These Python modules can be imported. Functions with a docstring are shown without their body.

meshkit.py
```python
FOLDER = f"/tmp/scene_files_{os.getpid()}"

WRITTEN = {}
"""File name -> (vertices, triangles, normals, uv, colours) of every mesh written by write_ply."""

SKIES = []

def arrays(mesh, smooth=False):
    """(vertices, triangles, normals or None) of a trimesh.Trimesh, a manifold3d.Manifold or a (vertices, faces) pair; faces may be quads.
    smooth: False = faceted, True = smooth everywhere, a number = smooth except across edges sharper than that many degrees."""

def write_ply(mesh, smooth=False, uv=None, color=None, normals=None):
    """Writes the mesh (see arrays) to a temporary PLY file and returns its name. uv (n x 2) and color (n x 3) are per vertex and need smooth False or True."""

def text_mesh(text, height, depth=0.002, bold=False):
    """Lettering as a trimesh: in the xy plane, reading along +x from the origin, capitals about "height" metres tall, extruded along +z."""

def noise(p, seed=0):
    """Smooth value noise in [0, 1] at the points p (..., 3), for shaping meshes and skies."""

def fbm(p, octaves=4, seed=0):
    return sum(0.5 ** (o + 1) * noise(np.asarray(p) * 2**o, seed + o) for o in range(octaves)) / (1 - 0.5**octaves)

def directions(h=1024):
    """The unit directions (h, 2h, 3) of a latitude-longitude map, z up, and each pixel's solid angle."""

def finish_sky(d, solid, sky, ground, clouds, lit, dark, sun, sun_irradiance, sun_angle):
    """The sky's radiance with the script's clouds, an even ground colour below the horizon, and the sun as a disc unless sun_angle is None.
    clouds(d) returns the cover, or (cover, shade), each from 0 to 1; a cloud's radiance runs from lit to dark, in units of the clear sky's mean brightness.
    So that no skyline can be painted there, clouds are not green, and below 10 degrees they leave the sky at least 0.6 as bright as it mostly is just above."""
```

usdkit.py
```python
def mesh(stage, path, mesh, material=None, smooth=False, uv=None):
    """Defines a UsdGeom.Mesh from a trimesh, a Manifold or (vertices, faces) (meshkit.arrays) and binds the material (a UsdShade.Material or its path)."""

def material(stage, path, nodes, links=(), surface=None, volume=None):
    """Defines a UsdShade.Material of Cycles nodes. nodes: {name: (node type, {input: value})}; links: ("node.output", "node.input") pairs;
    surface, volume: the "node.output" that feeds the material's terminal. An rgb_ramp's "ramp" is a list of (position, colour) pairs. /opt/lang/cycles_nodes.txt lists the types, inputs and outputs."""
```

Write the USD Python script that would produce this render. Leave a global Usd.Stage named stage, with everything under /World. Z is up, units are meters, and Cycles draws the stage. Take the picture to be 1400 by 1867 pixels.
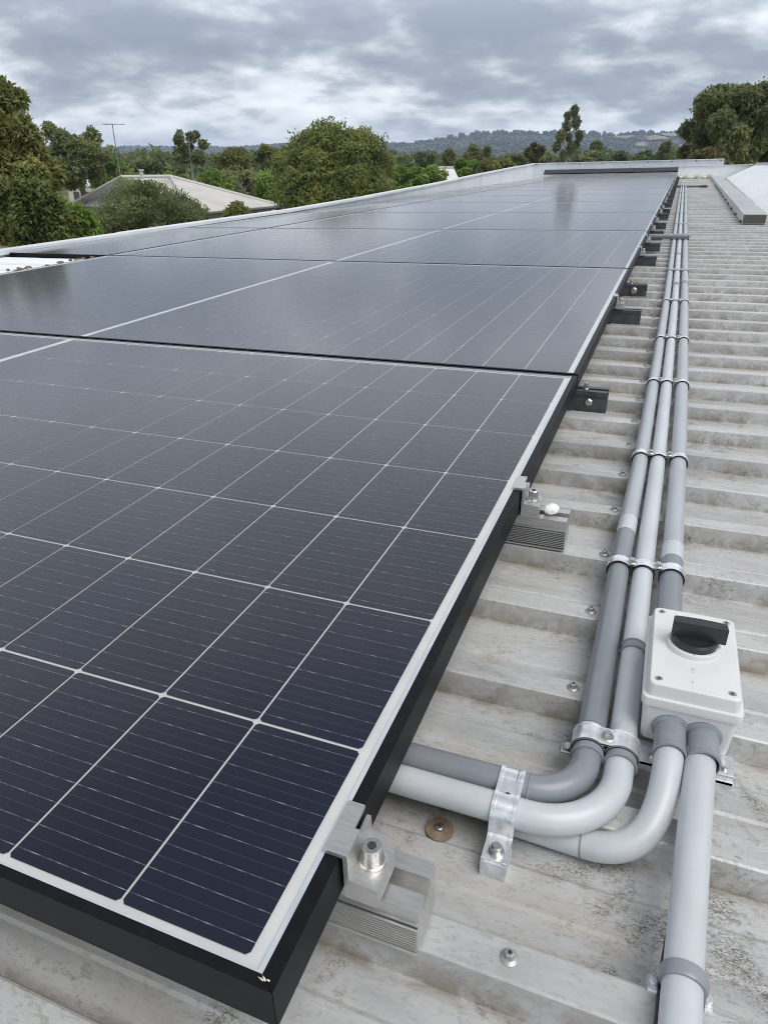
import math, random
import numpy as np, trimesh, usdkit, meshkit
import shapely.geometry as sg
from shapely.ops import unary_union
from pxr import Usd, UsdGeom, UsdLux, UsdShade, Gf, Sdf

stage = Usd.Stage.CreateInMemory()
UsdGeom.SetStageUpAxis(stage, UsdGeom.Tokens.z)
UsdGeom.SetStageMetersPerUnit(stage, 1.0)
UsdGeom.Xform.Define(stage, '/World')
stage.SetDefaultPrim(stage.GetPrimAtPath('/World'))
UsdGeom.Scope.Define(stage, '/World/Looks')
random.seed(7)
RNG = np.random.default_rng(7)

# ------------------------------------------------------------------ camera
EYE_Z = 5.6                      # height of the panel plane at the near right corner
TILT = math.radians(1.4)         # the roof falls to the left
F_PX, PITCH, YAW = 1255.0, math.radians(27.29), math.radians(21.25)
U = np.array([math.cos(TILT), 0, math.sin(TILT)])
V = np.array([0, 1.0, 0])
N = np.cross(U, V)
ORG = np.array([0, 0, EYE_Z])
CAM = ORG + .1458 * U - .1787 * V + .4077 * N
cy, sy, cp, sp = math.cos(YAW), math.sin(YAW), math.cos(PITCH), math.sin(PITCH)
FWD = np.array([-sy * cp, cy * cp, -sp]); RIGHT = np.array([cy, sy, 0]); UP = np.cross(RIGHT, FWD)
cam = UsdGeom.Camera.Define(stage, '/World/camera')
cam.CreateHorizontalApertureAttr(36.0)
cam.CreateVerticalApertureAttr(36.0 * 1024 / 767)
cam.CreateFocalLengthAttr(36.0 * F_PX / 1400)
cam.CreateClippingRangeAttr(Gf.Vec2f(0.01, 20000))
cam.CreateExposureAttr(0.80)
cam.AddTransformOp().Set(Gf.Matrix4d(*RIGHT, 0, *UP, 0, *(-FWD), 0, *map(float, CAM), 1))

# ------------------------------------------------------------------ sky and sun (overcast)
SUN_EL, SUN_AZ = math.radians(62), math.radians(116)      # azimuth from +y towards +x
SKY_STRENGTH = 0.12
LIT, DARK = (5.4, 5.62, 5.82), (1.46, 1.68, 2.02)
sd = np.array([math.cos(SUN_EL) * math.sin(SUN_AZ), math.cos(SUN_EL) * math.cos(SUN_AZ), math.sin(SUN_EL)])
sky_mat = usdkit.material(stage, '/World/Looks/sky_clouds', {
    'sky': ('sky_texture', {'sky_type': 'single_scattering', 'sun_disc': False, 'sun_elevation': SUN_EL, 'sun_rotation': SUN_AZ}),
    'tc': ('texture_coordinate', {}),
    'sx': ('separate_xyz', {}),
    'zc': ('math', {'math_type': 'maximum', 'value2': 0.0}),
    'za': ('math', {'math_type': 'add', 'value2': 0.27}),
    'dx': ('math', {'math_type': 'divide'}), 'dy': ('math', {'math_type': 'divide'}),
    'cv': ('combine_xyz', {'z': 9.3}),
    'big': ('noise_texture', {'scale': 1.15, 'detail': 4.0, 'roughness': 0.5, 'distortion': 0.12}),
    'fine': ('noise_texture', {'scale': 4.4, 'detail': 9.0, 'roughness': 0.56, 'distortion': 0.1}),
    'mixn': ('math', {'math_type': 'multiply_add', 'value2': 0.50}), 'el': ('math', {'math_type': 'multiply_add', 'value2': .75, 'value3': -.092}), 'elc': ('math', {'math_type': 'minimum', 'value2': .018}), 'mixe': ('math', {'math_type': 'add'}),
    'bigw': ('math', {'math_type': 'multiply', 'value2': 0.62}),
    'shade': ('rgb_ramp', {'ramp': [(0.40, (0, 0, 0)), (0.48, (.28, .28, .28)), (0.535, (.62, .62, .62)), (0.60, (.9, .9, .9)), (0.68, (1, 1, 1))]}),
    'hi': ('map_range', {'range_type': 'smoothstep', 'from_min': .13, 'from_max': .30, 'to_min': 0.0, 'to_max': .85, 'clamp': True}), 'shm': ('mix_color', {'b': (.55, .55, .55)}),
    'cl': ('mix_color', {'a': LIT, 'b': DARK, 'use_clamp': False}),
    'zv': ('rgb_ramp', {'ramp': [(0, (1, 1, 1)), (.11, (1, 1, 1)), (.19, (1.42, 1.42, 1.42)), (.34, (1.45, 1.45, 1.45)), (.55, (1.20, 1.20, 1.20)), (.72, (.52, .52, .52)), (1, (.38, .38, .38))]}),
    'cg': ('mix_color', {'blend_type': 'multiply', 'fac': 1.0, 'use_clamp': False}),
    'out': ('mix_color', {'fac': 0.96, 'use_clamp': False}),
    'bg': ('background_shader', {'strength': SKY_STRENGTH}),
}, [('tc.generated', 'sx.vector'), ('sx.z', 'zc.value1'), ('zc.value', 'za.value1'), ('sx.x', 'dx.value1'), ('za.value', 'dx.value2'),
    ('sx.y', 'dy.value1'), ('za.value', 'dy.value2'), ('dx.value', 'cv.x'), ('dy.value', 'cv.y'),
    ('cv.vector', 'big.vector'), ('cv.vector', 'fine.vector'),
    ('fine.fac', 'mixn.value1'), ('big.fac', 'bigw.value1'), ('bigw.value', 'mixn.value3'), ('zc.value', 'el.value1'), ('el.value', 'elc.value1'), ('elc.value', 'mixe.value1'), ('mixn.value', 'mixe.value2'), ('mixe.value', 'shade.fac'),
    ('zc.value', 'hi.value'), ('hi.result', 'shm.fac'), ('shade.color', 'shm.a'), ('shm.result', 'cl.fac'), ('sky.color', 'out.a'), ('zc.value', 'zv.fac'), ('cl.result', 'cg.a'), ('zv.color', 'cg.b'), ('cg.result', 'out.b'), ('out.result', 'bg.color')], surface='bg.background')
dome = UsdLux.DomeLight.Define(stage, '/World/sky')
dome.CreateIntensityAttr(1.0)
UsdShade.MaterialBindingAPI.Apply(dome.GetPrim()).Bind(sky_mat)
dome.GetPrim().SetCustomDataByKey('kind', 'structure'); dome.GetPrim().SetCustomDataByKey('label', 'overcast sky of grey and white cloud bands'); dome.GetPrim().SetCustomDataByKey('category', 'sky')
sun = UsdLux.DistantLight.Define(stage, '/World/sun')
sun.CreateIntensityAttr(0.40); sun.CreateAngleAttr(45.0); sun.CreateColorAttr(Gf.Vec3f(1.0, .98, .955)); sun.CreateNormalizeAttr(True)
zx = np.cross([0, 0, 1.0], sd); zx /= np.linalg.norm(zx); zy = np.cross(sd, zx)
sun.AddTransformOp().Set(Gf.Matrix4d(*zx, 0, *zy, 0, *sd, 0, 0, 0, 0, 1))

# ------------------------------------------------------------------ materials
def mat(name, color, rough=.5, metal=0., spec=.5, noise=None, bump=None, coord='position', ramp=None, **kw):
    """Principled material; noise = (scale, detail, colour2, low, high[, stretch]) mixes in a second colour, bump = (scale, strength, distance)."""
    nodes = {'p': ('principled_bsdf', dict(base_color=color, roughness=rough, metallic=metal, specular_ior_level=spec, **kw))}
    links = []
    nodes['g'] = ('geometry', {}); nodes['t'] = ('texture_coordinate', {})
    src = 'g.position' if coord == 'position' else 't.object'
    if noise:
        st = noise[5] if len(noise) > 5 else (1, 1, 1)
        nodes['mp'] = ('mapping', {'scale': st})
        nodes['n'] = ('noise_texture', {'scale': noise[0], 'detail': noise[1], 'roughness': .6})
        nodes['r'] = ('rgb_ramp', {'ramp': [(noise[3], (0, 0, 0)), (noise[4], (1, 1, 1))]})
        nodes['m'] = ('mix_color', {'a': color, 'b': noise[2]})
        links += [(src, 'mp.vector'), ('mp.vector', 'n.vector'), ('n.fac', 'r.fac'), ('r.color', 'm.fac'), ('m.result', 'p.base_color')]
    if bump:
        nodes['bn'] = ('noise_texture', {'scale': bump[0], 'detail': 4.0, 'roughness': .6})
        nodes['b'] = ('bump', {'strength': bump[1], 'distance': bump[2]})
        links += [(src, 'bn.vector'), ('bn.fac', 'b.height'), ('b.normal', 'p.normal')]
    return usdkit.material(stage, '/World/Looks/' + name, nodes, links, surface='p.BSDF')

M = {}
M['black_frame'] = mat('black_anodised', (.0050, .0055, .0068), .45, 0, .14, noise=(60, 3, (.008, .0087, .0105), .4, .7), bump=(900, .03, .001))
M['silver_lip'] = mat('silver_lip', (.60, .62, .65), .4, .35, .5, noise=(30, 3, (.50, .53, .57), .4, .7))
M['backsheet'] = mat('white_backsheet', (.80, .80, .80), .5, noise=(18, 3, (.72, .73, .74), .45, .7))
M['bare_edge'] = mat('bare_aluminium_chip', (.78, .72, .60), .4, .3, noise=(300, 3, (.3, .28, .24), .5, .65))
M['alu'] = mat('mill_aluminium', (.60, .595, .58), .36, .85, .5, noise=(120, 4, (.50, .49, .47), .42, .7, (.35, 3, 3)), bump=(500, .06, .001))
M['alu_dark'] = mat('dark_rail_metal', (.10, .105, .11), .42, .55, .5, noise=(40, 3, (.06, .06, .065), .4, .7))  # darker metal tone for far rails, fittings and the groove backing
M['steel'] = mat('stainless_steel', (.56, .55, .53), .30, .95, .5, noise=(220, 3, (.40, .39, .37), .45, .7))
M['screw'] = mat('dull_screw', (.40, .395, .38), .45, .6, .5)
M['zinc'] = mat('zinc_plated_strap', (.88, .89, .905), .30, .7, .5, noise=(70, 4, (.50, .53, .57), .4, .7), bump=(160, .08, .002))
M['rubber'] = mat('black_rubber', (.030, .031, .033), .6)
M['pipe_light'] = mat('light_grey_pvc', (.50, .52, .54), .33, 0, .5, noise=(9, 4, (.44, .46, .475), .4, .7, (3, 1, 3)), bump=(25, .05, .004))
M['pipe_mid'] = mat('mid_grey_pvc', (.37, .39, .41), .33, 0, .5, noise=(9, 4, (.33, .35, .37), .4, .7, (3, 1, 3)), bump=(25, .03, .004))
M['pipe_dark'] = mat('dark_grey_pvc', (.215, .23, .25), .33, 0, .5, noise=(9, 4, (.185, .20, .22), .4, .7, (3, 1, 3)), bump=(25, .03, .004))
M['coupling'] = mat('grey_pvc_coupling', (.24, .26, .285), .36, 0, .5, noise=(60, 4, (.20, .215, .24), .4, .7))
M['box'] = mat('pale_grey_enclosure', (.64, .64, .625), .36, 0, .5, noise=(14, 4, (.60, .60, .585), .42, .7), bump=(500, .02, .001))
M['knob'] = mat('black_knob', (.016, .017, .019), .36, 0, .5, bump=(700, .03, .001))
M['print'] = mat('faint_grey_print', (.25, .25, .25), .6)
M['sealant'] = mat('white_sealant', (.78, .77, .75), .45, bump=(60, .3, .01))
M['rust'] = mat('rusty_washer', (.17, .125, .085), .75, .1, .4, noise=(90, 4, (.26, .21, .15), .4, .65))
M['flash'] = mat('pale_flashing', (.70, .72, .74), .42, .1, .5, noise=(2.2, 5, (.60, .62, .645), .42, .66), bump=(5, .12, .02))
M['white_clad'] = mat('white_cladding', (.80, .82, .84), .45, .0, .5, noise=(1.5, 5, (.73, .755, .78), .4, .7))
M['clad_mark'] = mat('small_dark_mark', (.05, .055, .06), .6)
M['green_end'] = mat('dark_olive_end_cap', (.075, .08, .06), .6)
M['duct'] = mat('grey_duct_cover', (.42, .43, .43), .42, .3, .5, noise=(3, 5, (.33, .34, .34), .42, .66, (1, .4, 1)))
M['wall'] = mat('rendered_wall', (.45, .43, .40), .8, noise=(2, 4, (.38, .36, .33), .4, .7))
M['cream_wall'] = mat('cream_wall', (.50, .46, .40), .8, noise=(1, 4, (.44, .40, .35), .4, .7))
M['house_roof'] = mat('grey_house_roof', (.52, .50, .47), .6, 0, .3, noise=(.7, 5, (.44, .425, .40), .4, .66), bump=(3, .1, .03))
M['white_roof'] = mat('pale_house_roof', (.66, .67, .69), .5, 0, .4, noise=(.5, 4, (.56, .57, .60), .4, .66))
M['ridge_cap'] = mat('light_ridge_cap', (.46, .45, .43), .55)
M['fascia'] = mat('dark_fascia', (.07, .07, .07), .6)
M['dark_glass'] = mat('dark_window', (.02, .022, .025), .1)
M['mast'] = mat('grey_mast', (.22, .23, .24), .5, .5)
M['bark'] = mat('bark', (.14, .115, .09), .85, noise=(8, 5, (.22, .19, .16), .4, .7))
M['pale_bark'] = mat('pale_bark', (.30, .27, .23), .85, noise=(6, 5, (.20, .175, .15), .4, .7))
M['debris'] = mat('leaf_litter', (.10, .075, .05), .9, noise=(50, 3, (.22, .17, .11), .4, .6))
M['insul'] = mat('lumpy_foam', (.50, .49, .42), .8, bump=(30, .4, .03))

# the weathered roof sheet: pale grey with tan stain, fine speckle, lichen patches and streaks running down the fall
M['roof'] = usdkit.material(stage, '/World/Looks/weathered_roof_sheet', {
    'g': ('geometry', {}),
    'ms': ('mapping', {'scale': (3.0, 14.0, 3.0)}), 'mb': ('mapping', {'scale': (1.6, 5.0, 1.0)}), 'mf': ('mapping', {'scale': (1.0, 2.2, 1.0)}),
    'n1': ('noise_texture', {'scale': 1.0, 'detail': 6.0, 'roughness': .62}),
    'n2': ('noise_texture', {'scale': 2.6, 'detail': 7.0, 'roughness': .68, 'distortion': .6}),
    'n3': ('noise_texture', {'scale': 110.0, 'detail': 5.0, 'roughness': .66, 'distortion': 1.0}),
    'n4': ('noise_texture', {'scale': 9.0, 'detail': 6.0, 'roughness': .7, 'distortion': .5}),
    'n5': ('noise_texture', {'scale': 260.0, 'detail': 3.0, 'roughness': .7, 'distortion': 1.5}),
    'n6': ('noise_texture', {'scale': 30.0, 'detail': 6.0, 'roughness': .68, 'distortion': .5}),
    'r1': ('rgb_ramp', {'ramp': [(.36, (.37, .373, .374)), (.50, (.475, .477, .474)), (.66, (.545, .545, .54))]}),
    'r2': ('rgb_ramp', {'ramp': [(.50, (0, 0, 0)), (.70, (.7, .7, .7))]}),
    'r3': ('rgb_ramp', {'ramp': [(.38, (1, 1, 1)), (.47, (0, 0, 0))]}), 'r7': ('rgb_ramp', {'ramp': [(.40, (.30, .30, .30)), (.60, (.85, .85, .85))]}),
    'r4': ('rgb_ramp', {'ramp': [(.54, (0, 0, 0)), (.62, (1, 1, 1))]}),
    'r5': ('rgb_ramp', {'ramp': [(.47, (0, 0, 0)), (.56, (1, 1, 1))]}),
    'r6': ('rgb_ramp', {'ramp': [(.38, (.18, .18, .18)), (.62, (0, 0, 0))]}),
    'xyz': ('separate_xyz', {}), 'xt': ('math', {'math_type': 'multiply', 'value2': -math.tan(TILT)}), 'zt': ('math', {'math_type': 'add'}), 'pan': ('map_range', {'value': 1, 'from_min': EYE_Z - .098, 'from_max': EYE_Z - .114, 'to_min': .25, 'to_max': 1.0, 'clamp': True}), 'tf': ('math', {'math_type': 'multiply'}), 'lf': ('math', {'math_type': 'multiply'}),
    'tan': ('mix_color', {'b': (.37, .33, .265)}),
    'mott': ('mix_color', {'b': (.55, .545, .53)}),
    'spk0': ('math', {'math_type': 'multiply'}),
    'spk': ('mix_color', {'b': (.30, .288, .262)}),
    'lm': ('math', {'math_type': 'multiply'}),
    'lm2': ('math', {'math_type': 'multiply', 'value2': .85}),
    'lich': ('mix_color', {'b': (.105, .092, .07)}),
    'ga': ('attribute', {'attribute': 'grime'}), 'gr': ('rgb_ramp', {'ramp': [(.36, (0, 0, 0)), (.60, (1, 1, 1))]}), 'gm': ('math', {'math_type': 'multiply'}), 'gm2': ('math', {'math_type': 'multiply', 'value2': .75}), 'grim': ('mix_color', {'b': (.19, .155, .105)}),
    'bp': ('bump', {'strength': .16, 'distance': .002}),
    'p': ('principled_bsdf', {'roughness': .42, 'metallic': .15, 'specular_ior_level': .5}),
}, [('g.position', 'ms.vector'), ('g.position', 'mb.vector'), ('g.position', 'mf.vector'),
    ('ms.vector', 'n1.vector'), ('mb.vector', 'n2.vector'), ('mf.vector', 'n3.vector'), ('g.position', 'n4.vector'), ('mf.vector', 'n5.vector'), ('mf.vector', 'n6.vector'),
    ('n1.fac', 'r1.fac'), ('n2.fac', 'r2.fac'), ('n3.fac', 'r3.fac'), ('n4.fac', 'r4.fac'), ('n5.fac', 'r5.fac'), ('n6.fac', 'r6.fac'),
    ('r1.color', 'mott.a'), ('r6.color', 'mott.fac'), ('mott.result', 'tan.a'), ('g.position', 'xyz.vector'), ('xyz.x', 'xt.value1'), ('xt.value', 'zt.value1'), ('xyz.z', 'zt.value2'), ('zt.value', 'pan.value'), ('r2.color', 'tf.value1'), ('pan.result', 'tf.value2'), ('tf.value', 'tan.fac'), ('r3.color', 'spk0.value1'), ('n4.fac', 'r7.fac'), ('r7.color', 'spk0.value2'), ('spk0.value', 'spk.fac'), ('tan.result', 'spk.a'),
    ('r4.color', 'lm.value1'), ('r5.color', 'lm.value2'), ('lm.value', 'lm2.value1'), ('lm2.value', 'lf.value1'), ('pan.result', 'lf.value2'), ('lf.value', 'lich.fac'), ('spk.result', 'lich.a'),
    ('n3.fac', 'bp.height'), ('bp.normal', 'p.normal'), ('n6.fac', 'gr.fac'), ('ga.fac', 'gm.value1'), ('gr.color', 'gm.value2'), ('gm.value', 'gm2.value1'), ('gm2.value', 'grim.fac'), ('lich.result', 'grim.a'), ('grim.result', 'p.base_color')], surface='p.BSDF')

# a solar cell: near-black blue silicon with ten dotted busbars and faint lines between them (uv runs over each cell)
M['cell'] = usdkit.material(stage, '/World/Looks/solar_cell', {
    'a': ('attribute', {'attribute': 'st'}), 's': ('separate_xyz', {}), 'o': ('object_info', {}), 'g': ('geometry', {}),
    'y10': ('math', {'math_type': 'multiply', 'value2': 9.0}), 'fr': ('math', {'math_type': 'fraction'}),
    'c': ('math', {'math_type': 'subtract', 'value2': .5}), 'ab': ('math', {'math_type': 'absolute'}),
    'ln': ('math', {'math_type': 'less_than', 'value2': .014}),
    'y2': ('math', {'math_type': 'add', 'value2': .5}), 'fr2': ('math', {'math_type': 'fraction'}), 'c2': ('math', {'math_type': 'subtract', 'value2': .5}), 'ab2': ('math', {'math_type': 'absolute'}),
    'ln2': ('math', {'math_type': 'less_than', 'value2': .012}),
    'cmb': ('combine_xyz', {'z': 0}), 'fl': ('math', {'math_type': 'floor'}),
    'xs': ('math', {'math_type': 'multiply', 'value2': 9.0}),
    'wn': ('noise_texture', {'scale': 1.0, 'detail': 1.0}),
    'dr': ('rgb_ramp', {'ramp': [(.42, (.16, .16, .16)), (.56, (.5, .5, .5)), (.64, (1, 1, 1))]}),
    'l1': ('math', {'math_type': 'multiply'}), 'l2': ('math', {'math_type': 'multiply', 'value2': .10}), 'lt': ('math', {'math_type': 'add', 'use_clamp': True}),
    'tint': ('noise_texture', {'scale': 4.0, 'detail': 3.0}),
    'tw': ('math', {'math_type': 'multiply', 'value2': .45}), 'ow': ('math', {'math_type': 'multiply_add', 'value2': .6}), 'base': ('mix_color', {'a': (.0018, .0040, .021), 'b': (.0042, .0076, .035)}),
    'm': ('mix_color', {'b': (.50, .53, .57)}),
    'p': ('principled_bsdf', {'roughness': .45, 'specular_ior_level': .25}),
}, [('a.vector', 's.vector'), ('s.y', 'y10.value1'), ('y10.value', 'fr.value1'), ('fr.value', 'c.value1'), ('c.value', 'ab.value1'), ('ab.value', 'ln.value1'),
    ('y10.value', 'y2.value1'), ('y2.value', 'fr2.value1'), ('fr2.value', 'c2.value1'), ('c2.value', 'ab2.value1'), ('ab2.value', 'ln2.value1'),
    ('y10.value', 'fl.value1'), ('g.position', 'tint.vector'), ('s.x', 'xs.value1'), ('xs.value', 'cmb.x'), ('fl.value', 'cmb.y'), ('cmb.vector', 'wn.vector'), ('wn.fac', 'dr.fac'),
    ('ln.value', 'l1.value1'), ('dr.color', 'l1.value2'), ('ln2.value', 'l2.value1'), ('l1.value', 'lt.value1'), ('l2.value', 'lt.value2'),
    ('tint.fac', 'tw.value1'), ('o.random', 'ow.value1'), ('tw.value', 'ow.value3'), ('ow.value', 'base.fac'), ('base.result', 'm.a'), ('lt.value', 'm.fac'), ('m.result', 'p.base_color')], surface='p.BSDF')

M['glass'] = usdkit.material(stage, '/World/Looks/solar_glass', {
    'g': ('geometry', {}), 'n': ('noise_texture', {'scale': 3.0, 'detail': 0.0}), 'b': ('bump', {'strength': .012, 'distance': .002}),
    'f': ('fresnel', {'IOR': 1.50}), 'lw': ('layer_weight', {'blend': .5}), 'cs': ('math', {'math_type': 'subtract', 'value1': 1.012}), 'tc_': ('math', {'math_type': 'divide', 'value1': .003}), 'df': ('diffuse_bsdf', {'color': (.42, .42, .42)}), 'm2': ('mix_closure', {}), 't': ('transparent_bsdf', {'color': (.97, .98, .98)}), 'gl': ('glossy_bsdf', {'color': (1, 1, 1), 'roughness': .125}), 'm': ('mix_closure', {}),
}, [('g.position', 'n.vector'), ('n.fac', 'b.height'), ('b.normal', 'gl.normal'), ('f.fac', 'm.fac'), ('t.BSDF', 'm.closure1'), ('gl.BSDF', 'm.closure2'), ('lw.facing', 'cs.value2'), ('cs.value', 'tc_.value2'), ('tc_.value', 'm2.fac'), ('m.closure', 'm2.closure1'), ('df.BSDF', 'm2.closure2')], surface='m2.closure')

def leaf_mat(name, cols, scale=.5, trans=.42):
    """Leaves: each leaf its own tone, and larger patches of tone through the crown."""
    n = len(cols)
    M[name] = usdkit.material(stage, '/World/Looks/' + name, {
        'g': ('geometry', {}), 'n': ('noise_texture', {'scale': scale, 'detail': 2.0}),
        'ad': ('math', {'math_type': 'multiply_add', 'value2': .36}), 'nm': ('math', {'math_type': 'multiply_add', 'value2': 1.5, 'value3': -.44}),
        'r': ('rgb_ramp', {'ramp': [(i / (n - 1), c) for i, c in enumerate(cols)]}),
        'd': ('principled_bsdf', {'roughness': .55, 'specular_ior_level': .35}), 'tr': ('translucent_bsdf', {}), 'm': ('mix_closure', {'fac': trans}),
    }, [('g.position', 'n.vector'), ('n.fac', 'nm.value1'), ('g.random_per_island', 'ad.value1'), ('nm.value', 'ad.value3'), ('ad.value', 'r.fac'),
        ('r.color', 'd.base_color'), ('r.color', 'tr.color'), ('d.BSDF', 'm.closure1'), ('tr.BSDF', 'm.closure2')], surface='m.closure')
leaf_mat('leaf_dark', [(0.1264, 0.1383, 0.0527), (0.2317, 0.2467, 0.0857), (0.3582, 0.3290, 0.1184), (0.4200, 0.4200, 0.1810)])
leaf_mat('leaf_gum', [(0.1229, 0.1475, 0.0703), (0.2106, 0.2386, 0.1052), (0.3230, 0.3299, 0.1404), (0.4200, 0.4036, 0.1755)])
leaf_mat('leaf_olive', [(0.1176, 0.1471, 0.0648), (0.2352, 0.2647, 0.1176), (0.3676, 0.3763, 0.1764), (0.4200, 0.4200, 0.2500)], .9)
leaf_mat('leaf_bright', [(0.1088, 0.1818, 0.0388), (0.2060, 0.3029, 0.0678), (0.3271, 0.4000, 0.0968), (0.4000, 0.4000, 0.1454)])
leaf_mat('leaf_yellow', [(0.1157, 0.1455, 0.0492), (0.2186, 0.2511, 0.0800), (0.3471, 0.3436, 0.1107), (0.3864, 0.3973, 0.1537)], .7)
leaf_mat('leaf_brown', [(0.1030, 0.0944, 0.0412), (0.1716, 0.1544, 0.0686), (0.2574, 0.2145, 0.0944), (0.3260, 0.2660, 0.1201)])
leaf_mat('leaf_hill', [(.028, .036, .024), (.045, .055, .034), (.06, .068, .04), (.085, .085, .05)], .02, .03)
leaf_mat('leaf_far', [(0.0981, 0.1262, 0.0618), (0.1541, 0.1907, 0.0841), (0.2242, 0.2467, 0.1066), (0.3084, 0.3223, 0.1402)], .05)
M['grass'] = mat('dry_green_ground', (.085, .095, .04), .9, noise=(.05, 6, (.14, .12, .06), .4, .65))
M['hill'] = mat('wooded_hill', (.045, .055, .032), .95, noise=(.012, 7, (.085, .085, .05), .45, .62))
M['dry_grass'] = mat('dry_hillside', (.30, .25, .15), .95, noise=(.02, 6, (.15, .14, .08), .38, .6))

# ------------------------------------------------------------------ scene helpers
USED = {}
def numbered(path):
    k = USED.get(path, 0); USED[path] = k + 1
    return path if k == 0 else f'{path}_{k:03d}'
def tag(prim, label=None, cat=None, group=None, kind=None):
    for k, v in (('label', label), ('category', cat), ('group', group), ('kind', kind)):
        if v: prim.SetCustomDataByKey(k, v)
    return prim
def roof_matrix(o):
    p = ORG + o[0] * U + o[1] * V + o[2] * N
    return Gf.Matrix4d(*U, 0, *V, 0, *N, 0, *map(float, p), 1)
def world_matrix(o, rz=0.):
    c, s = math.cos(rz), math.sin(rz)
    return Gf.Matrix4d(c, s, 0, 0, -s, c, 0, 0, 0, 0, 1, 0, *map(float, o), 1)
class Thing:
    """An Xform at the thing's base; parts are given in the roof's coordinates (or in metres from the base with local=True)."""
    def __init__(self, name, label, cat, o, roof=True, group=None, kind=None, rz=0., local=False):
        self.path = numbered('/World/' + name); self.o = np.array(o, float); self.local = local or not roof
        x = UsdGeom.Xform.Define(stage, self.path)
        x.AddTransformOp().Set(roof_matrix(o) if roof else world_matrix(o, rz))
        self.prim = tag(x.GetPrim(), label, cat, group, kind)
    def part(self, name, mesh, m, parent=None, smooth=False, label=None, kind=None, uv=None):
        path = numbered((parent or self.path) + '/' + name)
        if isinstance(mesh, (list,)): mesh = join(mesh)
        v, f = (np.array(mesh.vertices, float), np.array(mesh.faces)) if hasattr(mesh, 'vertices') else (np.array(mesh[0], float), np.array(mesh[1]))
        if not self.local: v = v - self.o
        pr = usdkit.mesh(stage, path, trimesh.Trimesh(v, f, process=False), M[m] if isinstance(m, str) else m, smooth=smooth, uv=uv)
        tag(pr.GetPrim(), label, kind=kind)
        return path
def copy_of(thing, name, o, label, roof=True, group=None, rz=0., mtx=None):
    path = numbered('/World/' + name)
    x = UsdGeom.Xform.Define(stage, path)
    x.GetPrim().GetReferences().AddInternalReference(thing.path)
    x.GetPrim().SetInstanceable(True)
    op = [q for q in x.GetOrderedXformOps()]
    (op[0] if op else x.AddTransformOp()).Set(mtx if mtx is not None else (roof_matrix(o) if roof else world_matrix(o, rz)))
    was = thing.prim.GetCustomData()
    return tag(x.GetPrim(), label, was.get('category'), group or was.get('group'))

def join(ms): return trimesh.util.concatenate([m if hasattr(m, 'vertices') else trimesh.Trimesh(*m, process=False) for m in ms])
def box(a, b):
    a, b = np.minimum(a, b), np.maximum(a, b)
    m = trimesh.creation.box(extents=b - a); m.apply_translation((a + b) / 2); return m
def rbox(a, b, r=.001, seg=1):
    """Box with chamfered edges."""
    a, b = np.array(np.minimum(a, b), float), np.array(np.maximum(a, b), float)
    pts = []
    for sx in (0, 1):
        for sy_ in (0, 1):
            for sz in (0, 1):
                c = np.where([sx, sy_, sz], b - r, a + r); s = np.where([sx, sy_, sz], 1, -1)
                for k in range(3):
                    e = c.copy(); e[k] += s[k] * r; pts.append(e)
    return trimesh.convex.convex_hull(np.array(pts))
def rrect(u0, u1, v0, v1, r): return sg.box(u0 + r, v0 + r, u1 - r, v1 - r).buffer(r, quad_segs=6)
def prism(poly, z0, z1):
    m = trimesh.creation.extrude_polygon(poly, z1 - z0, engine='earcut'); m.apply_translation((0, 0, z0)); return m
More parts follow.
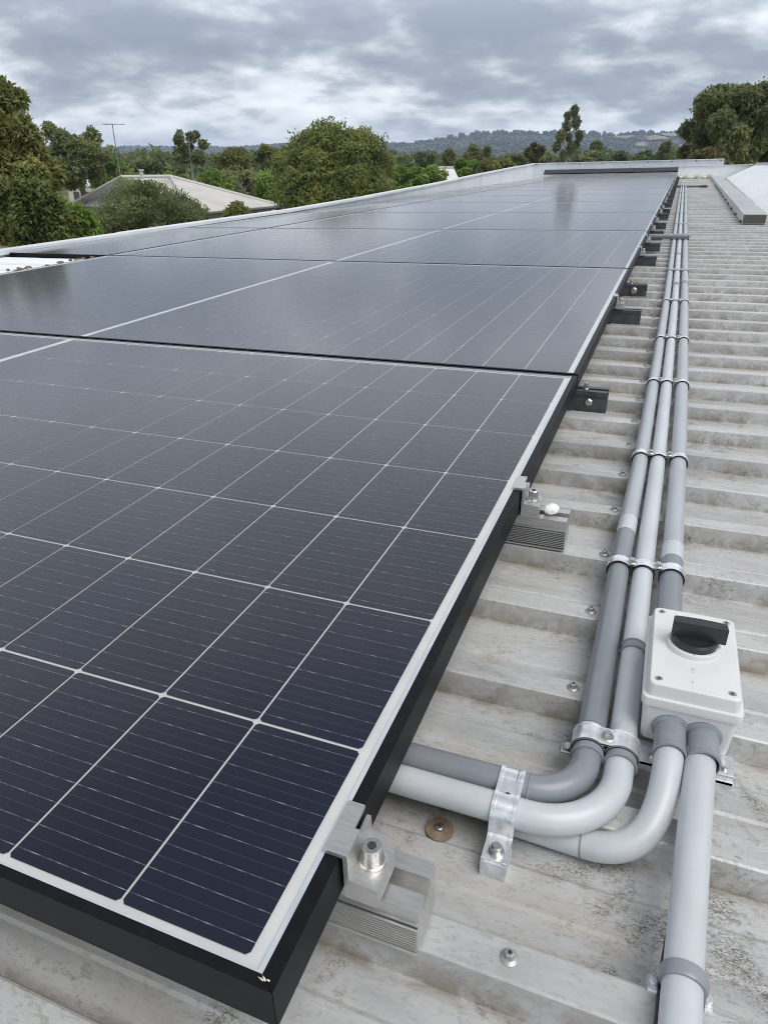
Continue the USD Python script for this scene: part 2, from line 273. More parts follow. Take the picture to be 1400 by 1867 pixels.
def loft(polys_z):
    """Walls and cap over rings of equal point count: [(ring nx2, z), ...]."""
    rings = [np.c_[np.asarray(r), np.full(len(r), z)] for r, z in polys_z]
    n = len(rings[0]); v = np.vstack(rings); f = []
    for k in range(len(rings) - 1):
        for i in range(n):
            a, b = k * n + i, k * n + (i + 1) % n
            f += [(a, b, b + n), (a, b + n, a + n)]
    c = len(v); v = np.vstack([v, rings[-1].mean(0), rings[0].mean(0)]); t = (len(rings) - 1) * n
    for i in range(n):
        f += [(t + i, t + (i + 1) % n, c), ((i + 1) % n, i, c + 1)]
    return trimesh.Trimesh(v, f, process=False)
def ring_of(poly): return np.array(poly.exterior.coords)[:-1]
def cyl(p, r, h, seg=20, axis=2, r2=None):
    """Cylinder from point p along an axis."""
    a = np.arange(seg) * 2 * math.pi / seg; r2 = r if r2 is None else r2
    m = loft([(np.c_[np.cos(a), np.sin(a)] * r, 0), (np.c_[np.cos(a), np.sin(a)] * r2, h)])
    v = m.vertices.copy()
    if axis == 0: v = v[:, [2, 0, 1]]
    if axis == 1: v = v[:, [1, 2, 0]]
    return trimesh.Trimesh(v + np.array(p), m.faces, process=False)
def disc_stack(p, prof, seg=24, axis=2):
    """Turned shape: prof = [(radius, height), ...]."""
    a = np.arange(seg) * 2 * math.pi / seg; c = np.c_[np.cos(a), np.sin(a)]
    m = loft([(c * r, h) for r, h in prof]); v = m.vertices.copy()
    if axis == 0: v = v[:, [2, 0, 1]]
    if axis == 1: v = v[:, [1, 2, 0]]
    return trimesh.Trimesh(v + np.array(p), m.faces, process=False)
def tube(pts, rad, seg=20, cap=True):
    p = np.asarray(pts, float); rad = np.broadcast_to(np.asarray(rad, float), (len(p),))
    t = np.gradient(p, axis=0); t /= np.linalg.norm(t, axis=1, keepdims=True) + 1e-12
    a = np.cross(t[0], [0, 0, 1.0] if abs(t[0][2]) < .9 else [1.0, 0, 0]); a /= np.linalg.norm(a)
    ang = np.arange(seg) * 2 * math.pi / seg; rings = []
    for i in range(len(p)):
        a = a - t[i] * (a @ t[i]); a /= np.linalg.norm(a); b = np.cross(t[i], a)
        rings.append(p[i] + rad[i] * (np.cos(ang)[:, None] * a + np.sin(ang)[:, None] * b))
    v = np.vstack(rings); f = []
    for k in range(len(p) - 1):
        i = np.arange(seg); j = (i + 1) % seg; A = k * seg
        f.append(np.c_[A + i, A + j, A + j + seg]); f.append(np.c_[A + i, A + j + seg, A + i + seg])
    if cap:
        v = np.vstack([v, p[0], p[-1]]); i = np.arange(seg); j = (i + 1) % seg; A = (len(p) - 1) * seg
        f.append(np.c_[j, i, np.full(seg, len(v) - 2)]); f.append(np.c_[A + i, A + j, np.full(seg, len(v) - 1)])
    return trimesh.Trimesh(v, np.vstack(f), process=False)
def fillet(pts, radii, n=14):
    """Polyline with rounded corners."""
    p = [np.array(q, float) for q in pts]; out = [p[0]]
    for i in range(1, len(p) - 1):
        a = p[i - 1] - p[i]; b = p[i + 1] - p[i]; la, lb = np.linalg.norm(a), np.linalg.norm(b); a /= la; b /= lb
        half = math.acos(np.clip(a @ b, -1, 1)) / 2; d = min(radii[i - 1] / math.tan(half), la * .95, lb * .95)
        A, B = p[i] + a * d, p[i] + b * d; r = d * math.tan(half)
        c = p[i] + (a + b) / np.linalg.norm(a + b) * (r / math.sin(half))
        ca, cb = A - c, B - c; w = math.acos(np.clip(ca @ cb / (np.linalg.norm(ca) * np.linalg.norm(cb)), -1, 1))
        for k in range(n + 1):
            s = k / n; out.append(c + (math.sin((1 - s) * w) * ca + math.sin(s * w) * cb) / math.sin(w))
    out.append(p[-1]); return np.array(out)
def lerp_path(a, b, n): return [np.array(a) + (np.array(b) - np.array(a)) * k / n for k in range(n + 1)]

# ------------------------------------------------------------------ the building and its ribbed roof
RIB, PAN = -.092, -.118          # heights of rib tops and of the pans, below the panels' glass
ribs = []
v = .105 - 14 * .149
while v < 22.4:
    ribs.append(v)
    v += .149 if v < 1.1 else min(.149 + (v - 1.1) * .022, .192)
prof = []; grime = []
for i, r in enumerate(ribs):
    nxt = ribs[i + 1] if i + 1 < len(ribs) else r + .19
    mid = (r + .040 + nxt - .010) / 2; half = (nxt - .010 - r - .040) / 2
    prof += [(r - .0085, PAN), (r - .0015, RIB - .0012), (r + .0005, RIB), (r + .026, RIB), (r + .028, RIB - .0012), (r + .0365, PAN), (r + .0365 + .010, PAN + .0001),
             (mid - half * .42, PAN + .0002), (mid - half * .36, PAN + .0022), (mid + half * .30, PAN + .0022), (mid + half * .38, PAN + .0002), (nxt - .0085 - .011, PAN + .0001)]; grime += [1., .25, .1, .1, .25, .85, 0, 0, 0, 0, 0, 0]
prof = np.array(prof); grime = np.array(grime)
us = np.array([-3.52, -2.6, -1.2, -.3, -.1, 0, .06, .12, .18, .24, .30, .36, .45, .6, .8, 1.02, 1.25])
sag = (meshkit.noise(np.stack(np.broadcast_arrays(us[:, None] * 9, prof[None, :, 0] * 7, 0.0), -1), 3) - .5) * .0016
sag += np.linspace(-.0008, .0008, len(us))[:, None] * 0
vv = np.zeros((len(us), len(prof), 3)); vv[..., 0] = us[:, None]; vv[..., 1] = prof[None, :, 0] + (meshkit.noise(np.stack(np.broadcast_arrays(us[:, None] * 11, prof[None, :, 0] * 5, 7.0), -1), 5) - .5) * .0014; vv[..., 2] = prof[None, :, 1] + sag
nu, npf = len(us), len(prof)
ii, jj = np.meshgrid(np.arange(nu - 1), np.arange(npf - 1), indexing='ij')
q = np.stack([ii * npf + jj, (ii + 1) * npf + jj, (ii + 1) * npf + jj + 1, ii * npf + jj + 1], -1).reshape(-1, 4)
roof_mesh = (vv.reshape(-1, 3), np.vstack([q[:, [0, 1, 2]], q[:, [0, 2, 3]]]))
bld = Thing('metal_roofed_building', 'long low building whose ribbed grey metal roof carries the solar panels', 'building', (0, 0, PAN))
sheet = bld.part('roof_sheet', roof_mesh, 'roof')
UsdGeom.PrimvarsAPI(stage.GetPrimAtPath(sheet)).CreatePrimvar('grime', Sdf.ValueTypeNames.FloatArray, 'vertex').Set(np.tile(grime, nu).astype(np.float32).tolist())
# low gutter wall along the left, rising gently to the far parapet
VE = 22.6
gv = np.array([-3, 2, 7.2, 12, 17, VE]); gw = np.array([.005, .012, .03, .12, .235, .345]); gu = np.array([-3.50, -3.50, -3.52, -3.66, -3.85, -4.0])
def strip(us_, vs_, w0, w1, thick):
    ms = []
    for k in range(len(vs_) - 1):
        a = [(us_[k], vs_[k]), (us_[k + 1], vs_[k + 1])]
        pts = [(a[0][0] - thick / 2, a[0][1], w0[k]), (a[0][0] + thick / 2, a[0][1], w0[k]), (a[0][0] + thick / 2, a[0][1], w1[k]), (a[0][0] - thick / 2, a[0][1], w1[k]),
               (a[1][0] - thick / 2, a[1][1], w0[k + 1]), (a[1][0] + thick / 2, a[1][1], w0[k + 1]), (a[1][0] + thick / 2, a[1][1], w1[k + 1]), (a[1][0] - thick / 2, a[1][1], w1[k + 1])]
        ms.append(trimesh.Trimesh(pts, [(0, 1, 2), (0, 2, 3), (5, 4, 7), (5, 7, 6), (1, 5, 6), (1, 6, 2), (4, 0, 3), (4, 3, 7), (3, 2, 6), (3, 6, 7), (4, 5, 1), (4, 1, 0)], process=False))
    return join(ms)
bld.part('left_parapet', strip(gu, gv, np.full(6, -.35), gw - .008, .05), 'flash', label='low pale upstand along the left edge of the roof')
# capping in lapped lengths
k = 0
for a0 in np.arange(-3, VE - .1, 2.35):
    b0 = min(a0 + 2.362, VE); vs_ = np.array([a0, b0]); w_ = np.interp(vs_, gv, gw) + (.003 if k % 2 else 0.)
    bld.part('capping_length', strip(np.interp(vs_, gv, gu), vs_, w_ - .024, w_, .105), 'flash'); k += 1
bld.part('white_apron', [box((-3.475, -.4, -.030), (-2.765, 2.985, -.022))] + [box((-3.47, v_, -.0215), (-2.77, v_ + .03, -.012)) for v_ in np.arange(-.3, 2.9, .2)], 'white_clad', label='added white sheet painting the bright sky reflection between the second panel and the gutter')  # added white sheet standing in for sky reflection on the roof
# flat tray between the parapet and the roof sheet where it widens
tp = np.array([(-3.50, 7.2), (-3.66, 12), (-3.85, 17), (-4.0, VE), (-3.44, VE), (-3.44, 7.2)])
bld.part('gutter_tray', prism(sg.Polygon(tp), -.121, -.119), 'flash')
bld.part('end_parapet', box((-4.04, VE, -.35), (1.14, VE + .06, .333)), 'flash', label='pale upstand across the far end of the roof')
bld.part('end_capping', box((-4.06, VE - .035, .333), (1.15, VE + .095, .352)), 'flash')
for s in np.arange(-3.9, 1.1, .62):
    bld.part('rivet', disc_stack((s, VE - .001, .31), [(.016, 0), (.012, -.01), (.004, -.014)], 8, axis=1), 'clad_mark')
zg = -(EYE_Z) - .1
bld.part('wall', box((-3.46, -2.4, zg), (-3.40, VE, -.14)), 'wall')
bld.part('wall', box((-3.39, VE - .1, zg), (1.2, VE - .04, -.14)), 'wall')
bld.part('wall', box((-3.39, -2.2, zg), (1.2, -2.14, -.14)), 'wall')
# roof screws along the ribs
def screw(u_, v_, w_, big=1.):
    return join([disc_stack((u_, v_, w_), [(.0068 * big, 0), (.0066 * big, .0012), (.0042 * big, .0026)], 16),
                 disc_stack((u_, v_, w_ + .0024), [(.0036 * big, 0), (.0036 * big, .0042), (.0028 * big, .0048)], 6)]), cyl((u_, v_, w_ + .0068), .0017 * big, .0006, 10)
n_sc = 0
for r in ribs:
    if r < .05 or r > 3.3: continue
    if abs(r - .255) < .03: continue
    uu = .112 if r < .2 else .118 + .004 * math.sin(r * 40) + (r - .4) * .004
    s_, h_ = screw(uu, r + .0145, RIB, 1.)
    p_ = bld.part('roof_screw', s_, 'screw', smooth=30); bld.part('socket', h_, 'rubber', parent=p_); n_sc += 1
p_ = bld.part('rusty_washer', disc_stack((.030, .221, PAN + .0022), [(.0125, 0), (.0122, .0012), (.008, .0018)], 26), 'rust', label='round rusty washer with a small screw in the roof pan')
bld.part('screw_head', disc_stack((.030, .221, PAN + .004), [(.0042, 0), (.0040, .0028), (.0028, .0034)], 12), 'steel', parent=p_, smooth=30)
bld.part('socket', cyl((.030, .221, PAN + .0072), .0017, .0005, 8), 'rubber', parent=p_)
# debris trapped along the gutter side and at the pans
lit = []
for _ in range(46):
    v_ = RNG.uniform(1.5, 3.0); u_ = -2.77 - abs(RNG.normal(0, .018))
    lit.append(disc_stack((u_, v_, -.006 + RNG.uniform(-.004, .004)), [(RNG.uniform(.008, .02), 0), (RNG.uniform(.004, .012), RNG.uniform(.004, .012))], 6))
d_ = Thing('leaf_litter', 'brown leaf litter along the left edge of the second solar panel', 'leaf litter', (-2.77, 2.2, -.06), kind='stuff')
d_.part('leaves', lit + [box((-2.762, 1.5, -.0215), (-2.745, 2.98, -.012))], 'debris', kind='stuff')

# ------------------------------------------------------------------ solar panels
FR, FD = .0104, .034             # width of the dark frame top, frame depth
CW = .0949
def cell_shape(u0, u1, v0, v1, gap, corner, w):
    a, b, c, d = u0 + gap[0], u1 - gap[0], v0 + gap[1], v1 - gap[1]; k = corner
    pts = np.array([(a + k, c), (b - k, c), (b, c + k), (b, d - k), (b - k, d), (a + k, d), (a, d - k), (a, c + k)])
    v_ = np.c_[pts, np.full(8, w)]; uv = (pts - [u0, v0]) / [u1 - u0, v1 - v0]
    return v_, np.array([(0, i, i + 1) for i in range(1, 7)]), uv
def panel(name, label, u_r, u_l, v0, rows, cols, single, margin=(.0234, .0135), lip=True, group=None):
    """One framed panel: u_r its right edge, u_l its left; rows = depths of the cell rows; cols = lists of cell columns' right edges."""
    length = sum(rows) + 2 * margin[1]
    t = Thing(name, label, 'solar panel', (u_r, v0, -FD), group=group)
    v1 = v0 + length
    ft = .0072
    # four mitred frame rails: hollow-looking dark extrusions with a returning foot
    def rail(p0, p1, q1, q0):
        top = np.array([(*p0, 0), (*p1, 0), (*q1, 0), (*q0, 0)]); bot = top - [0, 0, FD]
        c = top.mean(0); e = .0007
        tin = top + [0, 0, 0]; 
        for k_ in (0, 1): pass
        vv_ = np.vstack([top, bot])
        f_ = [(0, 1, 2), (0, 2, 3), (4, 6, 5), (4, 7, 6)]
        for i in range(4): j = (i + 1) % 4; f_ += [(i, i + 4, j + 4), (i, j + 4, j)]
        m_ = trimesh.Trimesh(vv_, f_, process=False); m_.fix_normals(); return m_
    g = .00025
    O = [(u_l, v0), (u_r, v0), (u_r, v1), (u_l, v1)]
    I = [(u_l + FR, v0 + ft), (u_r - FR, v0 + ft), (u_r - FR, v1 - ft), (u_l + FR, v1 - ft)]
    for k_ in range(4):
        a, b = O[k_], O[(k_ + 1) % 4]; c, d = I[(k_ + 1) % 4], I[k_]
        dirv = np.sign(np.array(b) - np.array(a)) * g
        t.part('frame_rail', rail(np.array(a) + dirv, np.array(b) - dirv, np.array(c) - dirv, np.array(d) + dirv), 'black_frame')
    if lip:   # the silver inner lip of the frame along its long and short sides
        L = .0036
        t.part('inner_lip', [box((u_r - FR - L, v0 + ft, -.006), (u_r - FR - .0001, v1 - ft, -.0004)), box((u_l + FR + .0001, v0 + ft, -.006), (u_l + FR + L, v1 - ft, -.0004)),
                             box((u_l + FR + L, v0 + ft + .0001, -.006), (u_r - FR - L, v0 + ft + .0018, -.0005)), box((u_l + FR + L, v1 - ft - .0018, -.006), (u_r - FR - L, v1 - ft - .0001, -.0005))], 'silver_lip')
    t.part('backsheet', box((u_l + .004, v0 + .004, -.0062), (u_r - .004, v1 - .004, -.0042)), 'backsheet')
    cells = []; va = v0 + margin[1]
    for r_, dr in enumerate(rows):
        for uc in cols:
            cells.append(cell_shape(uc - CW, uc, va, va + dr, (.00095, .0014), .0024, -.0034))
        va += dr
    if single:
        for c_ in cells: t.part('solar_cell', (c_[0], c_[1]), 'cell', uv=c_[2])
    else:
        vs_ = np.vstack([c_[0] for c_ in cells]); fs = np.vstack([c_[1] + 8 * k_ for k_, c_ in enumerate(cells)]); uv = np.vstack([c_[2] for c_ in cells])
        t.part('solar_cells', (vs_, fs), 'cell', uv=uv, kind='stuff')
    t.part('cover_glass', (np.array([(u_l + FR, v0 + ft, -.0022), (u_r - FR, v0 + ft, -.0022), (u_r - FR, v1 - ft, -.0022), (u_l + FR, v1 - ft, -.0022)]), np.array([(0, 1, 2), (0, 2, 3)])), 'glass')
    t.length = length; t.v0 = v0
    return t
MID_GAP = .020
right_cols = [-.0234 - CW * k_ for k_ in range(14)]
left_cols = [right_cols[-1] - CW - MID_GAP - CW * k_ for k_ in range(14)]
COLS = right_cols + left_cols
U_L = left_cols[-1] - CW - .0234
P1 = panel('solar_panel', 'nearest solar panel, dark navy cells, with a chipped front corner and end clamps', 0, U_L, 0, [.1693, .1833, .1793, .1824, .1928, .182, .182], COLS, True)
# chipped paint at the corner and the mitre line
ch = []
for (a, b) in (((-.0100, .0066), (-.0066, .0044)), ((-.0120, .0050), (-.0078, .0042)), ((-.0066, .0054), (-.0044, .0052))):
    a, b = np.array(a), np.array(b); d = b - a; n_ = np.array([-d[1], d[0]]) / np.linalg.norm(d) * .00042
    ch.append(prism(sg.Polygon([a, a + d * .5 + n_ * 1.4, b + n_, b - n_, a + d * .45 - n_]), .0001, .00035))
P1.part('paint_chip', ch, 'bare_edge')
P2 = panel('solar_panel', 'second solar panel from the camera, cut by a white centre line, reflecting pale cloud', 0, U_L, 1.311, [.1838] * 9, COLS, True)
P3 = panel('solar_panel', 'third solar panel from the camera in the main row', 0, U_L, 3.004, [.1905] * 9, COLS, False)
PITCH_P = P3.length + .012
ordn = ['fourth', 'fifth', 'sixth', 'seventh', 'eighth', 'ninth', 'tenth', 'eleventh', 'twelfth', 'thirteenth']
npan = 0
while 3.004 + (npan + 2) * PITCH_P < 22.4 and npan < 10:
    npan += 1
    copy_of(P3, 'solar_panel', (0, 3.004 + npan * PITCH_P, -FD), f'{ordn[npan - 1]} solar panel from the camera in the main row')
side_cols = [U_L - .012 - .0234 - CW * k_ for k_ in range(7)]
S1 = panel('side_solar_panel', 'narrow solar panel beside the third main panel, at the left gutter', U_L - .012, side_cols[-1] - CW - .0234, 3.004, [.1905] * 9, side_cols, False)
for k_ in range(1, npan + 1):
    copy_of(S1, 'side_solar_panel', (U_L - .012, 3.004 + k_ * PITCH_P, -FD), f'narrow solar panel at the left gutter, beside the {ordn[k_ - 1]} main panel')
V_END = 3.004 + (npan + 1) * PITCH_P
# the last panel, leaning up against the far parapet: a long dark strip
end = Thing('tilted_solar_panel', 'long dark strip of a solar panel leaning against the far parapet', 'solar panel', (-3.6, VE - .35, -.02))
va, vb = VE - .32, VE - .12
def slab(u0, u1, a, b, th):
    a, b = np.array(a), np.array(b); d = b - a; n_ = np.array([-d[1], d[0]]) / np.linalg.norm(d) * th
    pl = [(u0, *a), (u0, *b), (u0, *(b + n_)), (u0, *(a + n_))]; pl2 = [(u1, *p_[1:]) for p_ in pl]
    m_ = trimesh.Trimesh(np.array(pl + pl2), [(0, 1, 2), (0, 2, 3), (4, 6, 5), (4, 7, 6), (0, 4, 5), (0, 5, 1), (1, 5, 6), (1, 6, 2), (2, 6, 7), (2, 7, 3), (3, 7, 4), (3, 4, 0)], process=False); m_.fix_normals(); return m_
end.part('frame', slab(-3.62, .06, (va, .050), (vb, .150), .024), 'black_frame')
dd_ = np.array([vb - va, .10]); nn_ = np.array([-dd_[1], dd_[0]]) / np.linalg.norm(dd_)
fa, fb = np.array([va, .050]) + nn_ * .0242 + dd_ * .03, np.array([va, .050]) + nn_ * .0242 + dd_ * .97
end.part('cells', slab(-3.60, .04, tuple(fa), tuple(fb), .0008), 'cell', kind='stuff')
ga, gb = fa + nn_ * .0015, fb + nn_ * .0015
end.part('cover_glass', (np.array([(-3.60, *ga), (.04, *ga), (.04, *gb), (-3.60, *gb)]), np.array([(0, 1, 2), (0, 2, 3)])), 'glass')

# ------------------------------------------------------------------ rails, clamps
def rail_profile(v0, w=-.043, wd=.040, ht=.046):
    b = w - ht
    p = sg.Polygon([(v0, b), (v0 + wd, b), (v0 + wd, w), (v0 + wd - .0135, w), (v0 + wd - .0135, w - .004), (v0 + wd - .011, w - .004), (v0 + wd - .011, w - .014), (v0 + .011, w - .014), (v0 + .011, w - .004), (v0 + .0135, w - .004), (v0 + .0135, w), (v0, w), (v0, w - .009), (v0 + .0022, w - .0095), (v0 + .0022, w - .015), (v0, w - .0155)])
    return p
def extr_u(poly, u0, u1):
    m = trimesh.creation.extrude_polygon(poly, u1 - u0, engine='earcut'); v_ = m.vertices.copy()
    return trimesh.Trimesh(np.c_[v_[:, 2] + u0, v_[:, 0], v_[:, 1]], m.faces, process=False)
def grooves(v0, u0, u1, w=-.043, n=9):
    """Fine ribs on the rail's front face."""
    ms = []
    for k_ in range(n):
        z = w - .0180 - k_ * .0027
        ms.append(extr_u(sg.Polygon([(v0 + .0002, z), (v0 - .0019, z - .0004), (v0 - .0019, z - .0012), (v0 + .0002, z - .0015)]), u0, u1))
    ms.append(extr_u(sg.Polygon([(v0 + .0002, w - .0435), (v0 - .0022, w - .0440), (v0 - .0022, w - .0455), (v0 + .0002, w - .046)]), u0, u1))
    return ms
def bolt_head(p, r, h, hexa=False):
    x, y, z = p
    return [disc_stack((x, y, z), [(r * 1.42, 0), (r * 1.42, .0018), (r * 1.28, .0024)], 26), disc_stack((x, y, z + .0024), [(r, 0), (r, h - .0008), (r * .9, h)], 6 if hexa else 26)]
def clamp(t, vc, wbase=-.0388):
    """End clamp: hook over the frame, upright leg, foot with bolt."""
    a, b = vc - .021, vc + .021
    ub, uf = .0024, .0262
    leg = [(-.0115, .0006), (.0052, .0006), (.0052, wbase + .0125), (uf, wbase + .0125), (uf, wbase), (.0024, wbase), (.0024, -.0025 + .0), (.0006, .0), (.0006, .0003), (-.0115, .0003)]
    leg = [(-.0115, .0036), (.0056, .0036), (.0056, wbase + .0190), (uf, wbase + .0178), (uf, wbase), (.0022, wbase), (.0022, .0004), (-.0115, .0004)]
    m = trimesh.creation.extrude_polygon(sg.Polygon(leg), b - a, engine='earcut'); v_ = m.vertices.copy()
    body = trimesh.Trimesh(np.c_[v_[:, 0], v_[:, 2] + a, v_[:, 1]], np.array(m.faces), process=False); body.fix_normals()
    # cut the hook's notch and the back corner's chamfer
    import manifold3d as mf
    mm = mf.Manifold(mf.Mesh(np.array(body.vertices, np.float32), np.array(body.faces, np.uint32)))
    if mm.status() == mf.Error.NoError and mm.volume() > 0:
        def cut(poly, z0, z1):
            c_ = trimesh.creation.extrude_polygon(poly, z1 - z0, engine='earcut'); c_.apply_translation((0, 0, z0)); c_.fix_normals()
            return mf.Manifold(mf.Mesh(np.array(c_.vertices, np.float32), np.array(c_.faces, np.uint32)))
        mm = mm - cut(sg.Polygon([(.0012, vc + .001), (.02, vc + .001), (.02, vc + .030), (.0012, vc + .030)]), -.0052, .02)
        mm = mm - cut(sg.Polygon([(uf + .01, b - .016), (uf + .01, b + .01), (.010, b + .01), (.010, b)]), wbase - .01, .02)
        o_ = mm.to_mesh(); body = trimesh.Trimesh(o_.vert_properties[:, :3], o_.tri_verts, process=False)
    p_ = t.part('end_clamp', body, 'alu')
    t.part('spacer', rbox((.0065, vc - .012, -.0432), (.0235, vc + .012, wbase - .0002), .0006), 'alu_dark')
    bp = (.0150, vc - .001, wbase + .0184)
    bl = t.part('bolt', bolt_head(bp, .0069, .0125), 'steel', parent=p_, smooth=30)
    t.part('bolt_socket', disc_stack((bp[0], bp[1], bp[2] + .0149), [(.0034, 0), (.0034, .0003)], 6), 'rubber', parent=p_)
    return p_
def rail(v0, ue, label, dark=False, clamped=True, gro=True):
    t = Thing('mounting_rail', label, 'mounting rail', (0, v0, -.089), group='rail ends and clamps along the panels\' right edge')
    m_ = 'alu_dark' if dark else 'alu'
    rc = t.part('rail_channel', [extr_u(rail_profile(v0), -.9, ue)] + (grooves(v0, -.9, ue) if gro else []), m_)
    if gro: t.part('grooved_face', box((-.9, v0 - .0005, -.043 - .0432), (ue - .0002, v0 + .0006, -.043 - .0168)), 'alu_dark', parent=rc)  # dark backing puts the shade between the ridges into the colour
    t.part('rail_foot', [rbox((-.06, v0 + .006, -.0925), (-.01, v0 + .034, -.0888), .001)], 'alu_dark')
    if clamped: clamp(t, v0 + .012)
    return t
R1 = rail(.098, .0515, 'nearest mounting rail end with grooved silver face and bolted clamp')
R2 = rail(.702, .0655, 'silver mounting rail end with a white sealant lump behind its clamp')
blob = trimesh.creation.icosphere(3, 1.0); bv = blob.vertices * [.0105, .014, .0075]; bv *= (1 + .25 * (meshkit.noise(bv * 160, 2)[:, None] - .5))
bv = np.array(bv); R2.part('sealant_lump', (bv @ np.array([[.9, -.3, 0], [.3, .9, 0], [0, 0, 1]]) + [.041, .722, -.036], blob.faces), 'sealant', smooth=True)
R3 = rail(1.335, .064, 'black mounting rail end at the joint of the first two panels, bolt on its face', dark=True, clamped=False, gro=False)
R3.part('face_bolt', disc_stack((.026, 1.3345, -.066), [(.009, 0), (.009, -.004), (.0065, -.006)], 6, axis=1), 'steel')
R3.part('clip_screw', bolt_head((.016, 1.352, -.043), .0045, .012, True) , 'steel', smooth=30)
R4 = rail(2.30, .084, 'dark mounting rail end under the second panel, stepped silver clamp on top', dark=True, gro=False)
R5 = rail(2.86, .079, 'dark mounting rail end with a pale round plug, before the third panel', dark=True, clamped=False, gro=False)
R5.part('round_plug', disc_stack((.030, 2.8595, -.066), [(.014, 0), (.013, -.006), (.008, -.009)], 14, axis=1), 'steel')
R5.part('clip_screw', bolt_head((.016, 2.878, -.043), .0045, .012, True), 'steel', smooth=30)
k_ = 0
for v_, lab in ((3.80, 'third'), (4.46, 'third')):
    copy_of(R4, 'mounting_rail', (0, v_, -.089), 'nearer dark rail end with clamp under the third panel' if k_ == 0 else 'farther dark rail end with clamp under the third panel, by the branch pipe'); k_ += 1
for n_ in range(1, npan + 1):
    for j_, off in enumerate((.50, 1.22)):
        copy_of(R4, 'mounting_rail', (0, 3.004 + n_ * PITCH_P + off, -.089), f'{"nearer" if j_ == 0 else "farther"} dark rail end with clamp under the {ordn[n_ - 1]} panel')

# ------------------------------------------------------------------ conduits
PR = .0128
WC = RIB + PR + .0022
def upath(vs_, us_, ws_=None): return np.c_[us_, vs_, np.full(len(vs_), WC) if ws_ is None else ws_]
def uL(v): return np.interp(v, [.3, .65, 1.05, 1.55, 2.7, 5, 9, 19], [.1415, .1425, .1495, .153, .158, .156, .155, .158])
def uM(v): return np.interp(v, [.3, .65, 1.05, 1.55, 2.7, 5, 9, 19], [.1695, .1725, .179, .183, .188, .190, .190, .195])
def uR(v): return np.interp(v, [.3, .65, 1.05, 1.55, 2.7, 5, 9, 19], [.2045, .207, .2125, .217, .2215, .225, .228, .238])
def pipe_run(fn, v0, v1, n=24):
    vs_ = v0 + (v1 - v0) * (np.linspace(0, 1, n) ** 1.6)
    return np.c_[fn(vs_), vs_, np.full(n, WC)]
def collar(t, p0, p1, r, m, name='coupling'):
    """A socket around a pipe from p0 to p1 with slightly rolled rims."""
    p0, p1 = np.array(p0), np.array(p1); d = p1 - p0
    s = np.array([0, .0, .06, .06, .10, .9, .94, .94, 1, 1.0]); rr = np.array([PR * .95, r * 1.05, r * 1.10, r * 1.10, r, r, r * 1.10, r * 1.10, r * 1.05, PR * .95])
    s = np.array([0, .001, .05, .12, .16, .84, .88, .95, .999, 1]); 
    return t.part(name, tube([p0 + d * x for x in s], rr, 24, cap=False), m, smooth=35)

c1 = Thing('conduit', 'left of the three conduits, darker grey, bending under the nearest panel', 'conduit', (.14, .3, WC))
w_ = RIB + PR + .0002
path = list(fillet([(-.35, .2575, w_), (-.08, .2575, w_), (.1405, .2575, WC), (.1416, .345, WC)], [2., .046], 18))
c1.part('bend', tube(path, PR, 24), 'pipe_dark', smooth=True)
c1.part('pipe', tube(pipe_run(uL, .345, .770, 8), PR * 1.02, 24), 'pipe_dark', smooth=50)
c1.part('pipe', tube(pipe_run(uL, .770, 18.5, 40), PR, 24), 'pipe_mid', smooth=50)
c1.part('joint_band', tube(pipe_run(uL, .755, .800, 3), PR * 1.04, 24), 'pipe_light', smooth=50)
collar(c1, (.088, .2575, w_ + .0004), (.100, .2575, w_ + .0004), PR * 1.06, 'coupling', 'bend_rim')

c2 = Thing('conduit', 'middle of the three conduits, pale grey, curving under the panel below its clamp', 'conduit', (.17, .3, WC))
path = fillet([(-.35, .2315, -.081), (-.10, .2315, -.081), (.1685, .2315, -.0795), (.1700, .355, WC)], [2., .066], 20)
c2.part('bend', tube(path, PR, 24), 'pipe_light', smooth=True)
c2.part('pipe', tube(pipe_run(uM, .35, 18.5, 44), PR * .985, 24), 'pipe_light', smooth=50)
collar(c2, (uM(.478), .474, WC), (uM(.49), .489, WC), PR * 1.03, 'coupling', 'ring')
for v_ in (3.05, 4.13): collar(c2, (uM(v_), v_, WC), (uM(v_), v_ + .05, WC), PR * 1.08, 'coupling')

c3 = Thing('conduit', 'right of the three conduits, grey, running into the switch box top', 'conduit', (.2, .5, WC))
c3.part('pipe', tube(pipe_run(uR, .47, .705, 8), PR * 1.10, 24), 'pipe_dark', smooth=50)
c3.part('pipe', tube(pipe_run(uR, .705, 18.5, 44), PR * 1.06, 24), 'pipe_mid', smooth=50)
c3.part('joint_band', tube(pipe_run(uR, .695, .735, 3), PR * 1.13, 24), 'pipe_light', smooth=50)
collar(c3, (uR(3.1), 3.1, WC), (uR(3.1), 3.15, WC), PR * 1.12, 'coupling')

